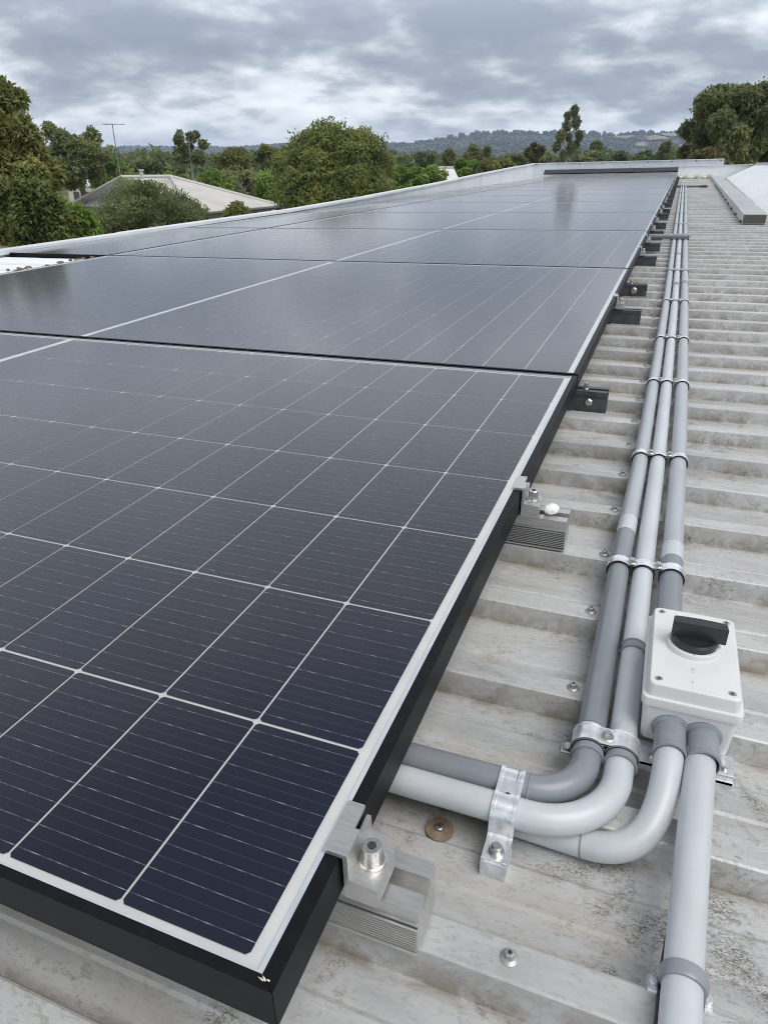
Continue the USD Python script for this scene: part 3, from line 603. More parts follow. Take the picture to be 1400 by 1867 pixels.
WG = -.058
c4 = Thing('short_conduit', 'short pale grey pipe from the left gland of the switch box, curling under', 'conduit', (.2, .3, -.08))
from scipy.interpolate import CubicSpline
def smooth_path(pts, n=40):
    q = np.array(pts, float); ts_ = np.r_[0, np.cumsum(np.linalg.norm(np.diff(q, axis=0), axis=1))]
    return CubicSpline(ts_, q)(np.linspace(0, ts_[-1], n))
path = smooth_path([(.2085, .350, WG), (.2085, .325, WG - .002), (.2070, .296, -.068), (.2010, .266, -.081), (.1870, .2465, -.0925), (.1680, .2395, -.0990), (.1470, .2405, -.1030), (.120, .2420, -.1040), (.08, .2425, -.1040)])
c4.part('pipe', tube(path, PR * .97, 24), 'pipe_light', smooth=True)
c4.part('joint_line', tube([(.1475, .2404, -.1029), (.1490, .2403, -.1027)], PR * .99, 24), 'coupling', smooth=30)
c5 = Thing('lower_conduit', 'pale grey pipe running from the right gland down out of the bottom', 'conduit', (.22, .2, -.07))
path = [(.2355, .350, WG), (.2335, .32, WG - .003), (.2285, .235, -.070), (.2230, .145, -.0745), (.2185, .05, -.077), (.21, -.2, -.077)]
P_ = np.array(path); ts = np.r_[0, np.cumsum(np.linalg.norm(np.diff(P_, axis=0), axis=1))]
c5.part('pipe', tube(CubicSpline(ts, P_)(np.linspace(0, ts[-1], 40)), PR, 24), 'pipe_light', smooth=True)
gap_strip = Thing('black_cable', 'thin black strand painted as the shadow gap under the lower pipe', 'cable', (.21, .2, -.1))  # added dark strand, drawn in place of the shadow gap beside the pipe
gap_strip.part('cable', tube(fillet([(.2210, .215, -.089), (.2125, .15, -.0895), (.2070, .06, -.0895), (.200, -.05, -.0890)], [.2, .2], 6), .0026, 10), 'rubber', smooth=True)

# ------------------------------------------------------------------ pipe straps
def band_profile(centres, rad, w_c, th, foot=.0):
    """Centre line of a strap over round pipes at centres (x, radius); flat saddles between."""
    pts = []
    for k_, (x, r) in enumerate(centres):
        R = r + rad
        a0 = 205 if k_ == 0 else None
        lo = math.radians(200) if k_ == 0 else math.radians(128)
        hi = math.radians(-20) if k_ == len(centres) - 1 else math.radians(52)
        for a in np.linspace(lo, hi, 22): pts.append((x + R * math.cos(a), w_c + R * math.sin(a)))
    return sg.LineString(pts)
def strap(name, label, vc, centres, w_c=WC, width=.0155, group=None, bolts=True, hexa=True):
    t = Thing(name, label, 'pipe strap', (centres[0][0], vc, w_c), group=group)
    ln = band_profile(centres, .0019, w_c, .0016)
    def ext(poly, a, b):
        m = trimesh.creation.extrude_polygon(poly, b - a, engine='earcut'); v_ = m.vertices.copy()
        return trimesh.Trimesh(np.c_[v_[:, 0], v_[:, 2] + a, v_[:, 1]], np.array(m.faces)[:, ::-1], process=False)
    p0 = ln.buffer(.0007, cap_style=2); p1 = ln.buffer(.0012, cap_style=2)
    t.part('band', [ext(p0, vc - width / 2, vc + width / 2), ext(p1, vc - width / 2, vc - width / 2 + .0022), ext(p1, vc + width / 2 - .0022, vc + width / 2)], 'zinc', smooth=40)
    for x, r in centres:
        a = np.radians(np.linspace(-30, 210, 26)); L = sg.LineString(np.c_[x + (r + .0008) * np.cos(a), w_c + (r + .0008) * np.sin(a)])
        t.part('rubber_liner', ext(L.buffer(.0008, cap_style=2), vc - width / 2 - .0012, vc + width / 2 + .0008), 'rubber', smooth=40)
    for k_ in range(len(centres) - 1):
        xm = (centres[k_][0] + centres[k_ + 1][0]) / 2; zt = w_c + (PR + .0019) * math.sin(math.radians(52)) + .0008
        b_ = t.part('bolt', [disc_stack((xm, vc, zt - .002), [(.0062, 0), (.0062, .003), (.0056, .0036)], 20), disc_stack((xm, vc, zt + .0014), [(.0042, 0), (.0042, .0036), (.0036, .0044)], 6 if hexa else 18)], 'steel', smooth=30)
    return t
G = 'triple pipe straps along the three conduits'
S0 = strap('pipe_strap', 'nearest triple strap over the three conduits, just above the switch box', .658, [(uL(.658), PR * 1.02), (uM(.658), PR), (uR(.658), PR * 1.08)], group=G)
for v_, lab in ((1.062, 'second triple strap from the switch box'), (1.553, 'third triple strap from the switch box'), (2.03, 'fourth triple strap from the switch box'), (2.667, 'fifth triple strap from the switch box'), (3.49, 'sixth triple strap from the switch box, beside the third panel')):
    strap('pipe_strap', lab, v_, [(uL(v_), PR), (uM(v_), PR), (uR(v_), PR * 1.06)], group=G)
S7 = strap('pipe_strap', 'triple strap just beyond the branch pipe', 6.2, [(uL(6.2), PR), (uM(6.2), PR), (uR(6.2), PR * 1.06)], group=G)
for v_, lab in ((7.6, 'second triple strap beyond the branch pipe'), (9.1, 'third triple strap beyond the branch pipe'), (10.6, 'fourth triple strap beyond the branch pipe'), (12.2, 'farthest triple strap on the conduits')):
    copy_of(S7, 'pipe_strap', (uL(6.2) + .001, v_, WC), lab)
T2 = strap('double_strap', 'wide zinc strap over the left two conduits beside the switch box', .329, [(.1416, PR * 1.04), (.1700, PR * 1.02)], width=.021)
for x in (.1416, .1700): collar(T2, (x, .309, WC), (x, .3195, WC), PR * 1.09, 'coupling', 'grey_sleeve')
T2.part('side_lug', [rbox((.116, .322, -.0915), (.128, .334, -.0885), .001), disc_stack((.1225, .328, -.0885), [(.0048, 0), (.0044, .003), (.003, .004)], 14)], 'steel')
T2.part('side_lug', [rbox((.187, .338, -.0915), (.1985, .356, -.0860), .001), tube(fillet([(.1895, .341, -.0855), (.1895, .352, -.0835), (.196, .352, -.0835), (.196, .341, -.0855)], [.003, .003], 5), .0012, 8)], 'zinc')
# saddle over the two horizontal pipes
sad = Thing('saddle_clamp', 'zinc saddle clamp over two pipes beside the panel edge, bolted foot forward', 'pipe strap', (.082, .23, -.1))
cA, cB = (.2575, w_), (.2315, -.081); R = PR + .0014
pts = [(.2575 + R * math.cos(a), w_ + R * math.sin(a)) for a in np.radians(np.linspace(-10, 118, 18))]
pts += [(cB[0] + R * math.cos(a), cB[1] + R * math.sin(a)) for a in np.radians(np.linspace(62, 188, 18))]
pts += [(cB[0] - R - .0006, -.0935), (.2105, -.0965), (.1935, -.0965), (.1925, -.108)]
ln = sg.LineString(pts)
def ext_u(poly, a, b):
    m = trimesh.creation.extrude_polygon(poly, b - a, engine='earcut'); v_ = m.vertices.copy()
    return trimesh.Trimesh(np.c_[v_[:, 2] + a, v_[:, 0], v_[:, 1]], np.array(m.faces), process=False)
sad.part('band', [ext_u(ln.buffer(.0007, cap_style=2), .0735, .0945), ext_u(ln.buffer(.0016, cap_style=2), .0735, .0765), ext_u(ln.buffer(.0016, cap_style=2), .0915, .0945)], 'zinc', smooth=40)
sad.part('foot', [rbox((.0728, .1915, -.1165), (.0952, .2115, -.0975), .0008)], 'zinc')
sad.part('bolt', [disc_stack((.084, .2015, -.0962), [(.0064, 0), (.0064, .0022), (.0055, .003)], 22), disc_stack((.084, .2015, -.0932), [(.0044, 0), (.0044, .0045), (.0034, .0055)], 22)], 'steel', smooth=30)
sad.part('dimple', disc_stack((.084, .2365, -.0678), [(.0030, 0), (.0018, .0008)], 12), 'rubber')
# ring saddle on the lower pipe
ring = Thing('ring_saddle', 'grey plastic ring saddle with two small screw lugs on the lowest pipe', 'pipe strap', (.2215, .133, -.08))
p0, p1 = np.array((.2232, .1405, -.0745)), np.array((.2226, .1300, -.0748))
ring.part('ring', tube([p0 + (p1 - p0) * s for s in (0, .02, .2, .8, .98, 1)], np.array([.97, 1.13, 1.2, 1.2, 1.13, .97]) * PR, 28, cap=False), 'coupling', smooth=40)
ring.part('lug', [rbox((.2025, .1285, -.0955), (.2095, .1405, -.0865), .0012), disc_stack((.206, .1345, -.0868), [(.0032, 0), (.0030, .0022), (.002, .003)], 12)], 'zinc')
ring.part('lug', [rbox((.2365, .1285, -.0955), (.2425, .1395, -.0865), .0012), disc_stack((.2395, .134, -.0868), [(.0030, 0), (.0028, .0022), (.002, .003)], 12)], 'zinc')

# ------------------------------------------------------------------ isolator switch box
bx = Thing('switch_box', 'pale grey weatherproof switch box with a black rotary handle on its lid', 'switch box', (.222, .416, -.075))
u0, u1, v0, v1 = .1850, .2585, .354, .478
def ring_at(g, r=.006): return ring_of(rrect(u0 - g, u1 + g, v0 - g, v1 + g, r))
bx.part('body', loft([(ring_at(.0005), -.0765), (ring_at(.0005), -.0755), (ring_at(.0028), -.0335), (ring_at(.0028), -.0330)]), 'box', smooth=35)
bx.part('flange', loft([(ring_at(.0050), -.0345), (ring_at(.0052), -.0335), (ring_at(.0052), -.0265), (ring_at(.0046), -.0255), (ring_at(.0030), -.0252)]), 'box', smooth=35)
lid = bx.part('lid', loft([(ring_at(.0022), -.0256), (ring_at(.0012), -.0135), (ring_at(.0006), -.0122), (ring_at(-.0006), -.0115)]), 'box', smooth=35)
for (a, b) in ((u0 + .0065, v0 + .007), (u1 - .0065, v0 + .007), (u0 + .0065, v1 - .007), (u1 - .0065, v1 - .007)):
    bx.part('lid_screw', disc_stack((a, b, -.0118), [(.0034, 0), (.0034, .0006), (.0028, .0009)], 18), 'steel', parent=lid, smooth=30)
    bx.part('screw_slot', cyl((a, b, -.0110), .0014, .0003, 8), 'rubber', parent=lid)
kx, ky = .2205, .4215
plate = bx.part('dial_plate', disc_stack((kx, ky, -.0116), [(.0238, 0), (.0236, .0042), (.0228, .0052)], 48), 'box', smooth=35)
kn = bx.part('rotary_handle', disc_stack((kx, ky, -.0066), [(.0208, 0), (.0206, .0052), (.0190, .0072), (.0150, .0060), (.0146, .0060)], 48), 'knob', smooth=35)
grip = sg.Polygon([(-.0212, -.0046), (-.0208, .0052), (-.012, .0062), (0, .0068), (.014, .0064), (.0262, .0052), (.0268, -.0040), (.0262, -.0050), (-.0205, -.0052)]).buffer(-.001).buffer(.001, quad_segs=4)
g0 = ring_of(grip); g1 = ring_of(grip) * .97
bx.part('grip', loft([(g0 + [kx, ky], -.0010), (g0 + [kx, ky], .0145), (g1 + [kx, ky], .0158)]), 'knob', parent=kn, smooth=30)
for dx in (-.0165, .0215):
    bx.part('grip_hole', cyl((kx + dx, ky + .001, .0156), .0021, .0004, 12), 'rubber', parent=kn)
# faint printed marks on the lid: an arc at the top, a dot and tick below the dial
def flat(poly, w=-.01145): return prism(poly, w, w + .0001)
arc = [(kx - .001 + .0028 * math.cos(a), v1 - .0135 + .0032 * math.sin(a)) for a in np.linspace(.3, 2.9, 10)]
bx.part('printed_mark', [flat(sg.LineString(arc).buffer(.00035)), flat(sg.Point(kx + .0005, v1 - .021).buffer(.0006)), flat(sg.LineString([(kx - .0005, v1 - .0185), (kx - .0001, v1 - .0172)]).buffer(.0003)),
                         flat(sg.Point(kx - .0005, v0 + .030).buffer(.0013).difference(sg.Point(kx - .0005, v0 + .030).buffer(.0009))), flat(sg.Point(kx - .0005, v0 + .026).buffer(.0006)),
                         flat(sg.Point(kx - .001, v0 + .0115).buffer(.0008)), flat(sg.Point(u0 + .0085, ky - .003).buffer(.0005)), flat(sg.Point(u1 - .009, ky).buffer(.0005))], 'print', parent=lid)
bx.part('dial_mark', prism(sg.box(kx - .0003, ky - .0232, kx + .0003, ky - .0212), -.0064, -.0062), 'print')
for x in (.2085, .2355):
    gp = bx.part('gland', tube([(x, .3565, WG), (x, .351, WG), (x, .350, WG), (x, .349, WG), (x, .3235, WG - .001), (x, .3225, WG - .001), (x, .319, WG - .0012), (x, .318, WG - .0012)], np.array([1.28, 1.28, 1.24, 1.06, 1.06, 1.14, 1.14, 1.0]) * PR, 26, cap=False), 'coupling', smooth=35)
bx.part('mounting_bracket', [rbox((.158, .3285, -.0865), (.2640, .356, -.0825), .0006), rbox((.158, .3285, -.0925), (.2640, .3305, -.0825), .0004), rbox((.2480, .331, -.0825), (.2640, .3560, -.0770), .0006)], 'zinc')
for x in (.1985, .2560):
    bx.part('bracket_bolt', [disc_stack((x, .3375, -.0825), [(.0046, 0), (.0046, .0016), (.004, .0022)], 18), disc_stack((x, .3375, -.0805), [(.0030, 0), (.0028, .005), (.0018, .006)], 12)], 'steel', smooth=30)

# ------------------------------------------------------------------ branch pipe, duct, clutter, right-hand wall
br = Thing('branch_pipe', 'dark grey branch pipe crossing from the third panel to the conduits', 'conduit', (.1, 5.0, -.06))
br.part('pipe', tube([(-.1, 5.0, -.052), (.11, 5.0, -.052)], .014, 16), 'pipe_dark', smooth=50)
br.part('coupling', tube([(.100, 5.0, -.052), (.102, 5.0, -.052), (.235, 5.0, -.050), (.238, 5.0, -.05)], [.0135, .016, .016, .0135], 18), 'coupling', smooth=40)
br.part('bracket', [rbox((.13, 4.945, -.070), (.245, 4.965, -.060), .002), rbox((.135, 4.99, -.0715), (.245, 5.015, -.045), .003)], 'alu_dark')
lineu = lambda v_: np.interp(v_, [4, 6.6, 21.5], [.60, .66, .84])
dl = [6.6, 9.2, 12.4, 16.2, 21.2]
duct = Thing('duct_cover', 'long flat grey duct cover in lapped lengths beside the white wall', 'duct', (.72, 6.6, -.09))
for k_ in range(4):
    a, b = dl[k_] + (0 if k_ == 0 else .0), dl[k_ + 1] + .05
    ua, ub = lineu(a), lineu(b); wd = .172; h_ = -.022 - .006 * k_
    pts = []
    for (uu, vv_) in ((ua, a), (ub, b)):
        pts += [(uu, vv_, RIB + .001), (uu + wd + .06 * (vv_ - 6.6) / 15, vv_, RIB + .001), (uu + wd + .06 * (vv_ - 6.6) / 15, vv_, h_), (uu, vv_, h_ + .003)]
    m_ = trimesh.Trimesh(np.array(pts), [(0, 1, 2), (0, 2, 3), (4, 6, 5), (4, 7, 6), (1, 5, 6), (1, 6, 2), (4, 0, 3), (4, 3, 7), (3, 2, 6), (3, 6, 7), (4, 5, 1), (4, 1, 0)], process=False); m_.fix_normals()
    duct.part('duct_length', m_, 'duct')
duct.part('end_cap', box((lineu(6.6) + .003, 6.5985, RIB + .004), (lineu(6.6) + .169, 6.5995, -.026)), 'green_end', label='dark olive end of the duct cover')
for k_ in range(11):
    duct.part('side_clip', rbox((lineu(6.7 + k_ * .9) - .016, 6.7 + k_ * .9, RIB), (lineu(6.7 + k_ * .9) - .001, 6.74 + k_ * .9, RIB + .02), .002), 'alu_dark')
wall = Thing('white_clad_wall', 'white ribbed sloping cladding of the higher building along the right of the roof', 'wall', (1.0, 10, -.1))
def wl(v_): return np.interp(v_, [3, 6.5, 21.9], [.80, .875, 1.16])
LEAN = .75
wtop = lambda v_: np.interp(v_, [3, 6.5, 21.9], [.375, .350, .215])
vs_ = np.arange(3, 21.9, .21)
for k_ in range(len(vs_) - 1):
    a, b = vs_[k_], vs_[k_ + 1]; c = a + .03; m_ = []
    for (p, q_, bump) in ((a, c, .012), (c, b, 0)):
        pts = [(wl(p) - bump, p, -.13), (wl(q_) - bump, q_, -.13), (wl(q_) - bump + LEAN, q_, wtop(q_)), (wl(p) - bump + LEAN, p, wtop(p)), (wl(p) + .05, p, -.13), (wl(q_) + .05, q_, -.13), (wl(q_) + .05 + LEAN, q_, wtop(q_)), (wl(p) + .05 + LEAN, p, wtop(p))]
        t_ = trimesh.Trimesh(np.array(pts), [(0, 2, 1), (0, 3, 2), (4, 5, 6), (4, 6, 7), (0, 1, 5), (0, 5, 4), (3, 7, 6), (3, 6, 2), (0, 4, 7), (0, 7, 3), (1, 2, 6), (1, 6, 5)], process=False); t_.fix_normals(); m_.append(t_)
    wall.part('cladding_panel', join(m_), 'white_clad')
wall.part('end_face', box((.02, 21.9, -.13), (1.95, 21.95, .190)), 'white_clad')
wall.part('end_capping', box((.01, 21.87, .190), (1.96, 22.0, .206)), 'flash')
cv = np.array([3, 6.5, 21.9])
wall.part('top_capping', strip(wl(cv) + .02 + LEAN, cv, wtop(cv) + .001, wtop(cv) + .020, .13), 'flash')
for k_ in range(22):
    v_ = 7 + k_ * .65
    wall.part('clip', rbox((wl(v_) + LEAN - .085, v_, wtop(v_) - .062), (wl(v_) + LEAN - .066, v_ + .05 + .03 * (k_ % 3 == 0), wtop(v_) - .045), .002), 'clad_mark')  # row of small dark blocks under the top capping
wall.part('roof', (np.array([(wl(3) + .07 + LEAN, 3, .36), (wl(21.9) + .07 + LEAN, 21.9, .20), (9, 21.9, .20), (9, 3, .36)]), np.array([(0, 1, 2), (0, 2, 3)])), 'white_clad')
wall.part('wall', box((.95, 21.95, zg), (9, 22.0, .19)), 'white_clad')
jb = Thing('junction_cover', 'flat grey cover plate at the far end of the three conduits', 'cover plate', (.2, 15, -.09))
jb.part('plate', [rbox((-.02, 14.9, RIB + .001), (.58, 15.25, RIB + .022), .004)], 'duct')
jb.part('folded_edge', [tube([(-.10, 14.85, -.06), (.25, 14.83, -.07), (.56, 14.86, -.066)], .012, 8)], 'alu_dark')
jb.part('end_block', rbox((.50, 14.82, RIB + .001), (.60, 14.98, RIB + .04), .004), 'alu_dark')
lump = Thing('foam_ridge', 'lumpy pale foam sealing strip where the roof meets the far white wall', 'sealing strip', (.3, 21, -.1))
lm = []
for k_ in range(9):
    s_ = trimesh.creation.icosphere(2, 1.0); vv_ = s_.vertices * [.075 + .02 * (k_ % 3), .12, .055 + .02 * ((k_ * 7) % 3)] * (1 + .3 * (meshkit.noise(s_.vertices * 3 + k_, 4)[:, None] - .5)); lm.append(trimesh.Trimesh(vv_ + [.1 + k_ * .095, 21.2 + .1 * math.sin(k_ * 2), RIB + .02], s_.faces, process=False))
lump.part('foam', lm, 'insul', smooth=True)

# ------------------------------------------------------------------ the land beyond the roof
def ray(x, y):
    r = FWD + (x - 700) / F_PX * RIGHT - (y - 933.5) / F_PX * UP
    return r / math.hypot(r[0], r[1])
def at(x, y, d): return CAM + ray(x, y) * d            # the point at horizontal distance d in that direction
def on_z(x, y, z):
    r = ray(x, y); return CAM + r * ((z - CAM[2]) / r[2])
gr = 6000
xs = np.r_[-6000, -3000, -1200, -500, -200, -80, 0, 80, 200, 500, 1200, 3000, 6000]; ysg = np.r_[-300, -60, 0, 40, 90, 200, 500, 1200, 2500, 6500]
X, Y = np.meshgrid(xs, ysg); gv_ = np.c_[X.ravel(), Y.ravel(), np.zeros(X.size)]; nx = len(xs)
gf = [f for j in range(len(ysg) - 1) for i in range(nx - 1) for f in ((j * nx + i, j * nx + i + 1, (j + 1) * nx + i + 1), (j * nx + i, (j + 1) * nx + i + 1, (j + 1) * nx + i))]
gp = usdkit.mesh(stage, '/World/ground', (gv_, np.array(gf)), M['grass']); tag(gp.GetPrim(), 'green and dry ground around the houses', 'ground', kind='structure')

def leaves(centres, sizes, normals_out, length, width, rng, droop=.3):
    """Leaf blades: folded rhombs of two triangles pointing outwards and somewhat down."""
    n = len(centres)
    d = normals_out + rng.normal(0, .75, (n, 3)); d[:, 2] -= droop; d /= np.linalg.norm(d, axis=1, keepdims=True)
    nn = normals_out * .7 + [0, 0, .75] + rng.normal(0, .45, (n, 3))
    s = np.cross(nn, d); s /= np.linalg.norm(s, axis=1, keepdims=True)
    L = (length * sizes)[:, None]; W = (width * sizes)[:, None]
    up = np.cross(d, s); up *= np.sign(up[:, 2:] + 1e-9) * W * .3
    v = np.stack([centres - d * L / 2, centres + s * W / 2 + up, centres + d * L / 2, centres - s * W / 2 + up], 1).reshape(-1, 3)
    i = np.arange(n) * 4
    return v, np.vstack([np.c_[i, i + 1, i + 2], np.c_[i, i + 2, i + 3]])
def tree(name, label, x, top, bottom, width, d, leaf='leaf_gum', bark='bark', n=6000, ll=.14, lw=.06, clumps=26, seed=1, group=None, cat='tree', shape='round', droop=.3, trunk=True, gap=.0, depth=None, base=0., cr=.36, clump_px=None):
    """x, top, bottom, width: where the crown stands as seen from the roof; d: its distance. Builds crown of leaf clumps, trunk and limbs down to the ground."""
    rng = np.random.default_rng(seed)
    zt, zb = at(x, top, d)[2], at(x, bottom, d)[2]; c = at(x, (top + bottom) / 2, d); zb = max(zb, .15)
    wx = np.linalg.norm(at(x + width / 2, top, d) - at(x - width / 2, top, d)); rx = wx / 2; ry = rx if depth is None else depth; rz = (zt - zb) / 2
    cx, cy_, cz = c[0], c[1], (zt + zb) / 2
    t = Thing(name, label, cat, (cx, cy_, base), roof=False, group=group)
    # clump centres spread through the crown's volume, more near its surface
    C = []; R_ = []
    while len(C) < clumps:
        p = rng.normal(0, 1, 3); p /= np.linalg.norm(p); p *= rng.uniform(.25, 1) ** .5
        if shape == 'round' and p[2] < -.75: continue
        if shape == 'tall': p[:2] *= .35 + .65 * (1 - abs(p[2] + .25) ** 1.5) if abs(p[2] + .25) < 1 else .35
        if shape == 'umbrella' and p[2] < -.2: p[2] *= .3
        r_ = cr * rng.uniform(.7, 1.25)
        if shape == 'tall': r_ *= .8
        q = p * (1 - r_ * .72)
        C.append(q); R_.append(r_)
    C, R_ = np.array(C), np.array(R_)
    if gap: keep = rng.random(len(C)) > gap; C, R_ = C[keep], R_[keep]
    if clump_px is not None:
        C = np.array([[(px_ - x) / (width / 2), 0.0, ((top + bottom) / 2 - py_) / ((bottom - top) / 2)] for px_, py_, _ in clump_px]); C[:, 1] = rng.uniform(-.5, .5, len(C)); R_ = np.array([q_[2] for q_ in clump_px])
    else:
        hi_, lo_ = (C + R_[:, None] * .8).max(0), (C - R_[:, None] * .8).min(0); C = (C - (hi_ + lo_) / 2) * (2 / (hi_ - lo_))
    rt3 = np.array([cy, sy, 0.]); fw3 = np.array([-sy, cy, 0.])
    C = C[:, :1] * rt3 + C[:, 1:2] * fw3 + C[:, 2:] * np.array([0, 0, 1.])
    S = np.array([rx, ry, rz])
    w = R_ ** 2; idx = rng.choice(len(C), n, p=w / w.sum())
    dirs = rng.normal(0, 1, (n, 3)); dirs /= np.linalg.norm(dirs, axis=1, keepdims=True)
    rr = rng.uniform(.3, 1, n) ** .5 * (1 + .45 * (meshkit.noise(dirs * 3.2 + idx[:, None] * 7.1, seed) - .5) * 2)
    pc = C[idx] * S + dirs * (R_[idx] * rr)[:, None] * np.array([min(rx, rz * 1.4), min(ry, rz * 1.4), min(rz, rx * 1.3)])
    v_, f_ = leaves(pc, rng.uniform(.65, 1.35, n), dirs, ll, lw, rng, droop)
    v_[:, 2] = np.maximum(v_[:, 2], -cz + .05)
    if trunk:
        tr = []; h0 = cz - base; rad = max(.05, .045 * min(rx, rz) + .03) * 1.5
        bend = rng.normal(0, .06 * rx, 2)
        axis = [np.array([0, 0, -h0 + base]), np.array([bend[0] * .5, bend[1] * .5, -rz * 1.0 if h0 > rz else -h0 * .5]), np.array([bend[0], bend[1], -rz * .25]), np.array([0, 0, rz * .55])]
        tr.append(tube(np.array(axis), [rad * 1.25, rad, rad * .75, rad * .2], 8))
        lim = []
        for q in C[:: max(1, len(C) // 12)]:
            e = q * S; s0 = np.array([bend[0], bend[1], max(-rz * .7, min(e[2] - .5 * rz, rz * .3))]); m_ = (s0 + e) / 2 + [0, 0, -.1 * rz]
            lim.append(tube(np.array([s0, m_, e]), [rad * .5, rad * .32, rad * .1], 6))
        t.part('trunk', (np.array(join(tr).vertices) + [0, 0, cz - base], join(tr).faces), bark, smooth=50)
        t.part('limbs', (np.array(join(lim).vertices) + [0, 0, cz - base], join(lim).faces), bark, smooth=50)
    t.part('crown', (v_ + [0, 0, cz - base], f_), leaf)
    return t

# near trees and shrubs beyond the gutter
tree('broadleaf_tree', 'tall dark broadleaf tree at the left edge, spiky leaf clusters against the sky', 8, 138, 470, 220, 17, 'leaf_dark', n=46000, ll=.13, lw=.058, clumps=80, seed=13, cr=.22, droop=0.)
tree('yellow_green_shrub', 'yellow-green leafy shrub in front of the tall left tree', 70, 285, 520, 150, 15, 'leaf_yellow', n=24000, ll=.105, lw=.055, clumps=46, seed=14, cat='shrub', cr=.3)
tree('bright_green_shrub', 'low bright green shrub between the left tree and the olive bush', 135, 352, 500, 120, 15.5, 'leaf_bright', n=9000, ll=.12, lw=.065, clumps=26, seed=5, cat='shrub')
tree('olive_bush', 'grey-olive twiggy bush in front of the grey hip roof', 262, 322, 470, 250, 21, 'leaf_olive', n=30000, ll=.10, lw=.036, clumps=64, seed=6, cat='bush', cr=.27, droop=-.1)
tree('dark_gum_tree', 'wide dark gum tree behind the tall left tree', 140, 224, 345, 125, 62, 'leaf_gum', n=16000, ll=.34, lw=.13, clumps=44, seed=7, cr=.24)
tree('big_round_tree', 'big round olive-green tree standing at the middle left of the roof edge', 607, 216, 430, 236, 40, 'leaf_yellow', n=70000, ll=.19, lw=.072, clumps=110, seed=8, cr=.215, droop=.5)
tree('wall_bush', 'small dark green bush against the house wall beside the roof edge', 436, 366, 430, 56, 38, 'leaf_dark', n=5000, ll=.18, lw=.08, clumps=18, seed=9, cat='bush')
tree('tall_gum_tree', 'slender gum tree with open crown left of the round green tree', 346, 235, 300, 66, 95, 'leaf_gum', 'pale_bark', n=7000, ll=.42, lw=.16, clumps=22, seed=10, cr=.25, gap=.15)
tree('dense_round_tree', 'dense dark green ball-shaped tree behind the house', 426, 268, 326, 74, 85, 'leaf_dark', n=9000, ll=.36, lw=.16, clumps=30, seed=11)
for k_, (x, t_, b_, w_, d_, lf, lab, sd_) in enumerate([
    (205, 282, 345, 90, 70, 'leaf_bright', 'light green tree to the left of the antenna mast', 21), (262, 288, 340, 80, 85, 'leaf_far', 'mid green tree to the right of the antenna mast', 22),
    (240, 300, 345, 60, 66, 'leaf_yellow', 'low yellow-green bush behind the ridge of the hip roof', 23), (320, 312, 345, 50, 70, 'leaf_bright', 'small pale green bush at the right end of the roof ridge', 24),
    (392, 306, 372, 70, 62, 'leaf_bright', 'light green bush behind the lower house roof', 25), (442, 308, 375, 90, 66, 'leaf_olive', 'brownish olive bush under the ball-shaped tree', 26),
    (492, 310, 385, 60, 60, 'leaf_bright', 'bright green bush touching the left of the big round tree', 27), (487, 262, 305, 46, 110, 'leaf_yellow', 'thin feathery tree just left of the big round tree', 28),
    (745, 302, 352, 74, 48, 'leaf_bright', 'bright green shrub right of the big round tree', 29), (785, 300, 350, 66, 60, 'leaf_bright', 'pale green shrub between the white roofs', 30),
    (870, 262, 318, 52, 105, 'leaf_gum', 'brownish gum tree above the round bushes', 31), (850, 288, 322, 42, 80, 'leaf_bright', 'left of two round light green bushes beyond the roof', 32),
    (893, 290, 318, 36, 85, 'leaf_dark', 'right of two round bushes beyond the roof, darker', 33), (818, 270, 306, 22, 150, 'leaf_dark', 'narrow dark conifer left of the gum tree', 34),
    (776, 276, 308, 34, 160, 'leaf_far', 'dark tree above the white roofs', 35), (974, 259, 300, 36, 130, 'leaf_brown', 'brownish round-topped tree left of the slim tall tree', 36),
    (940, 280, 306, 50, 120, 'leaf_far', 'olive tree mass behind the far left corner of the roof', 37), (1087, 257, 284, 20, 140, 'leaf_far', 'small lollipop tree right of the slim tall tree', 38),
    (1078, 274, 305, 40, 120, 'leaf_gum', 'low olive tree under the lollipop tree', 39), (1212, 256, 300, 26, 130, 'leaf_far', 'pointed dark tree left of the big right tree', 40),
    (1180, 274, 305, 56, 140, 'leaf_far', 'low dark tree beyond the far parapet, left of the pointed tree', 41), (1128, 276, 305, 46, 150, 'leaf_far', 'low tree beyond the middle of the far parapet', 42),
    (920, 288, 320, 44, 95, 'leaf_yellow', 'yellow-green bush beside the far left roof corner', 43), (1010, 284, 306, 60, 115, 'leaf_gum', 'low olive trees at the foot of the slim tall tree', 44)]):
    tree('garden_tree' if b_ - t_ > 40 else 'small_tree', lab, x, t_, b_, w_, d_, lf, n=3600, ll=.0048 * d_, lw=.0021 * d_, clumps=18, seed=sd_, cr=.36, cat='bush' if 'bush' in lab or 'shrub' in lab else 'tree')
tree('slim_tall_tree', 'slim tall tree with separate upright leaf tufts above the far parapet', 1037, 192, 292, 50, 92, 'leaf_gum', 'pale_bark', n=9000, ll=.20, lw=.09, clumps=22, seed=50, cr=.27, clump_px=[(1044, 201, 0.336), (1030, 211, 0.280), (1033, 230, 0.350), (1049, 222, 0.350), (1020, 247, 0.364), (1056, 246, 0.308), (1014, 267, 0.308), (1043, 268, 0.364), (1037, 249, 0.224), (1054, 262, 0.224), (1028, 280, 0.280)])
tree('large_gum_tree', 'large dark gum tree on the right, behind the white wall', 1345, 150, 330, 205, 44, 'leaf_gum', n=60000, ll=.21, lw=.09, clumps=84, seed=51, cr=.21, droop=.4)
tree('brown_shrub', 'brown-green shrub at the foot of the large right gum tree', 1290, 268, 330, 90, 36, 'leaf_brown', n=7000, ll=.2, lw=.09, clumps=22, seed=52, cat='shrub')
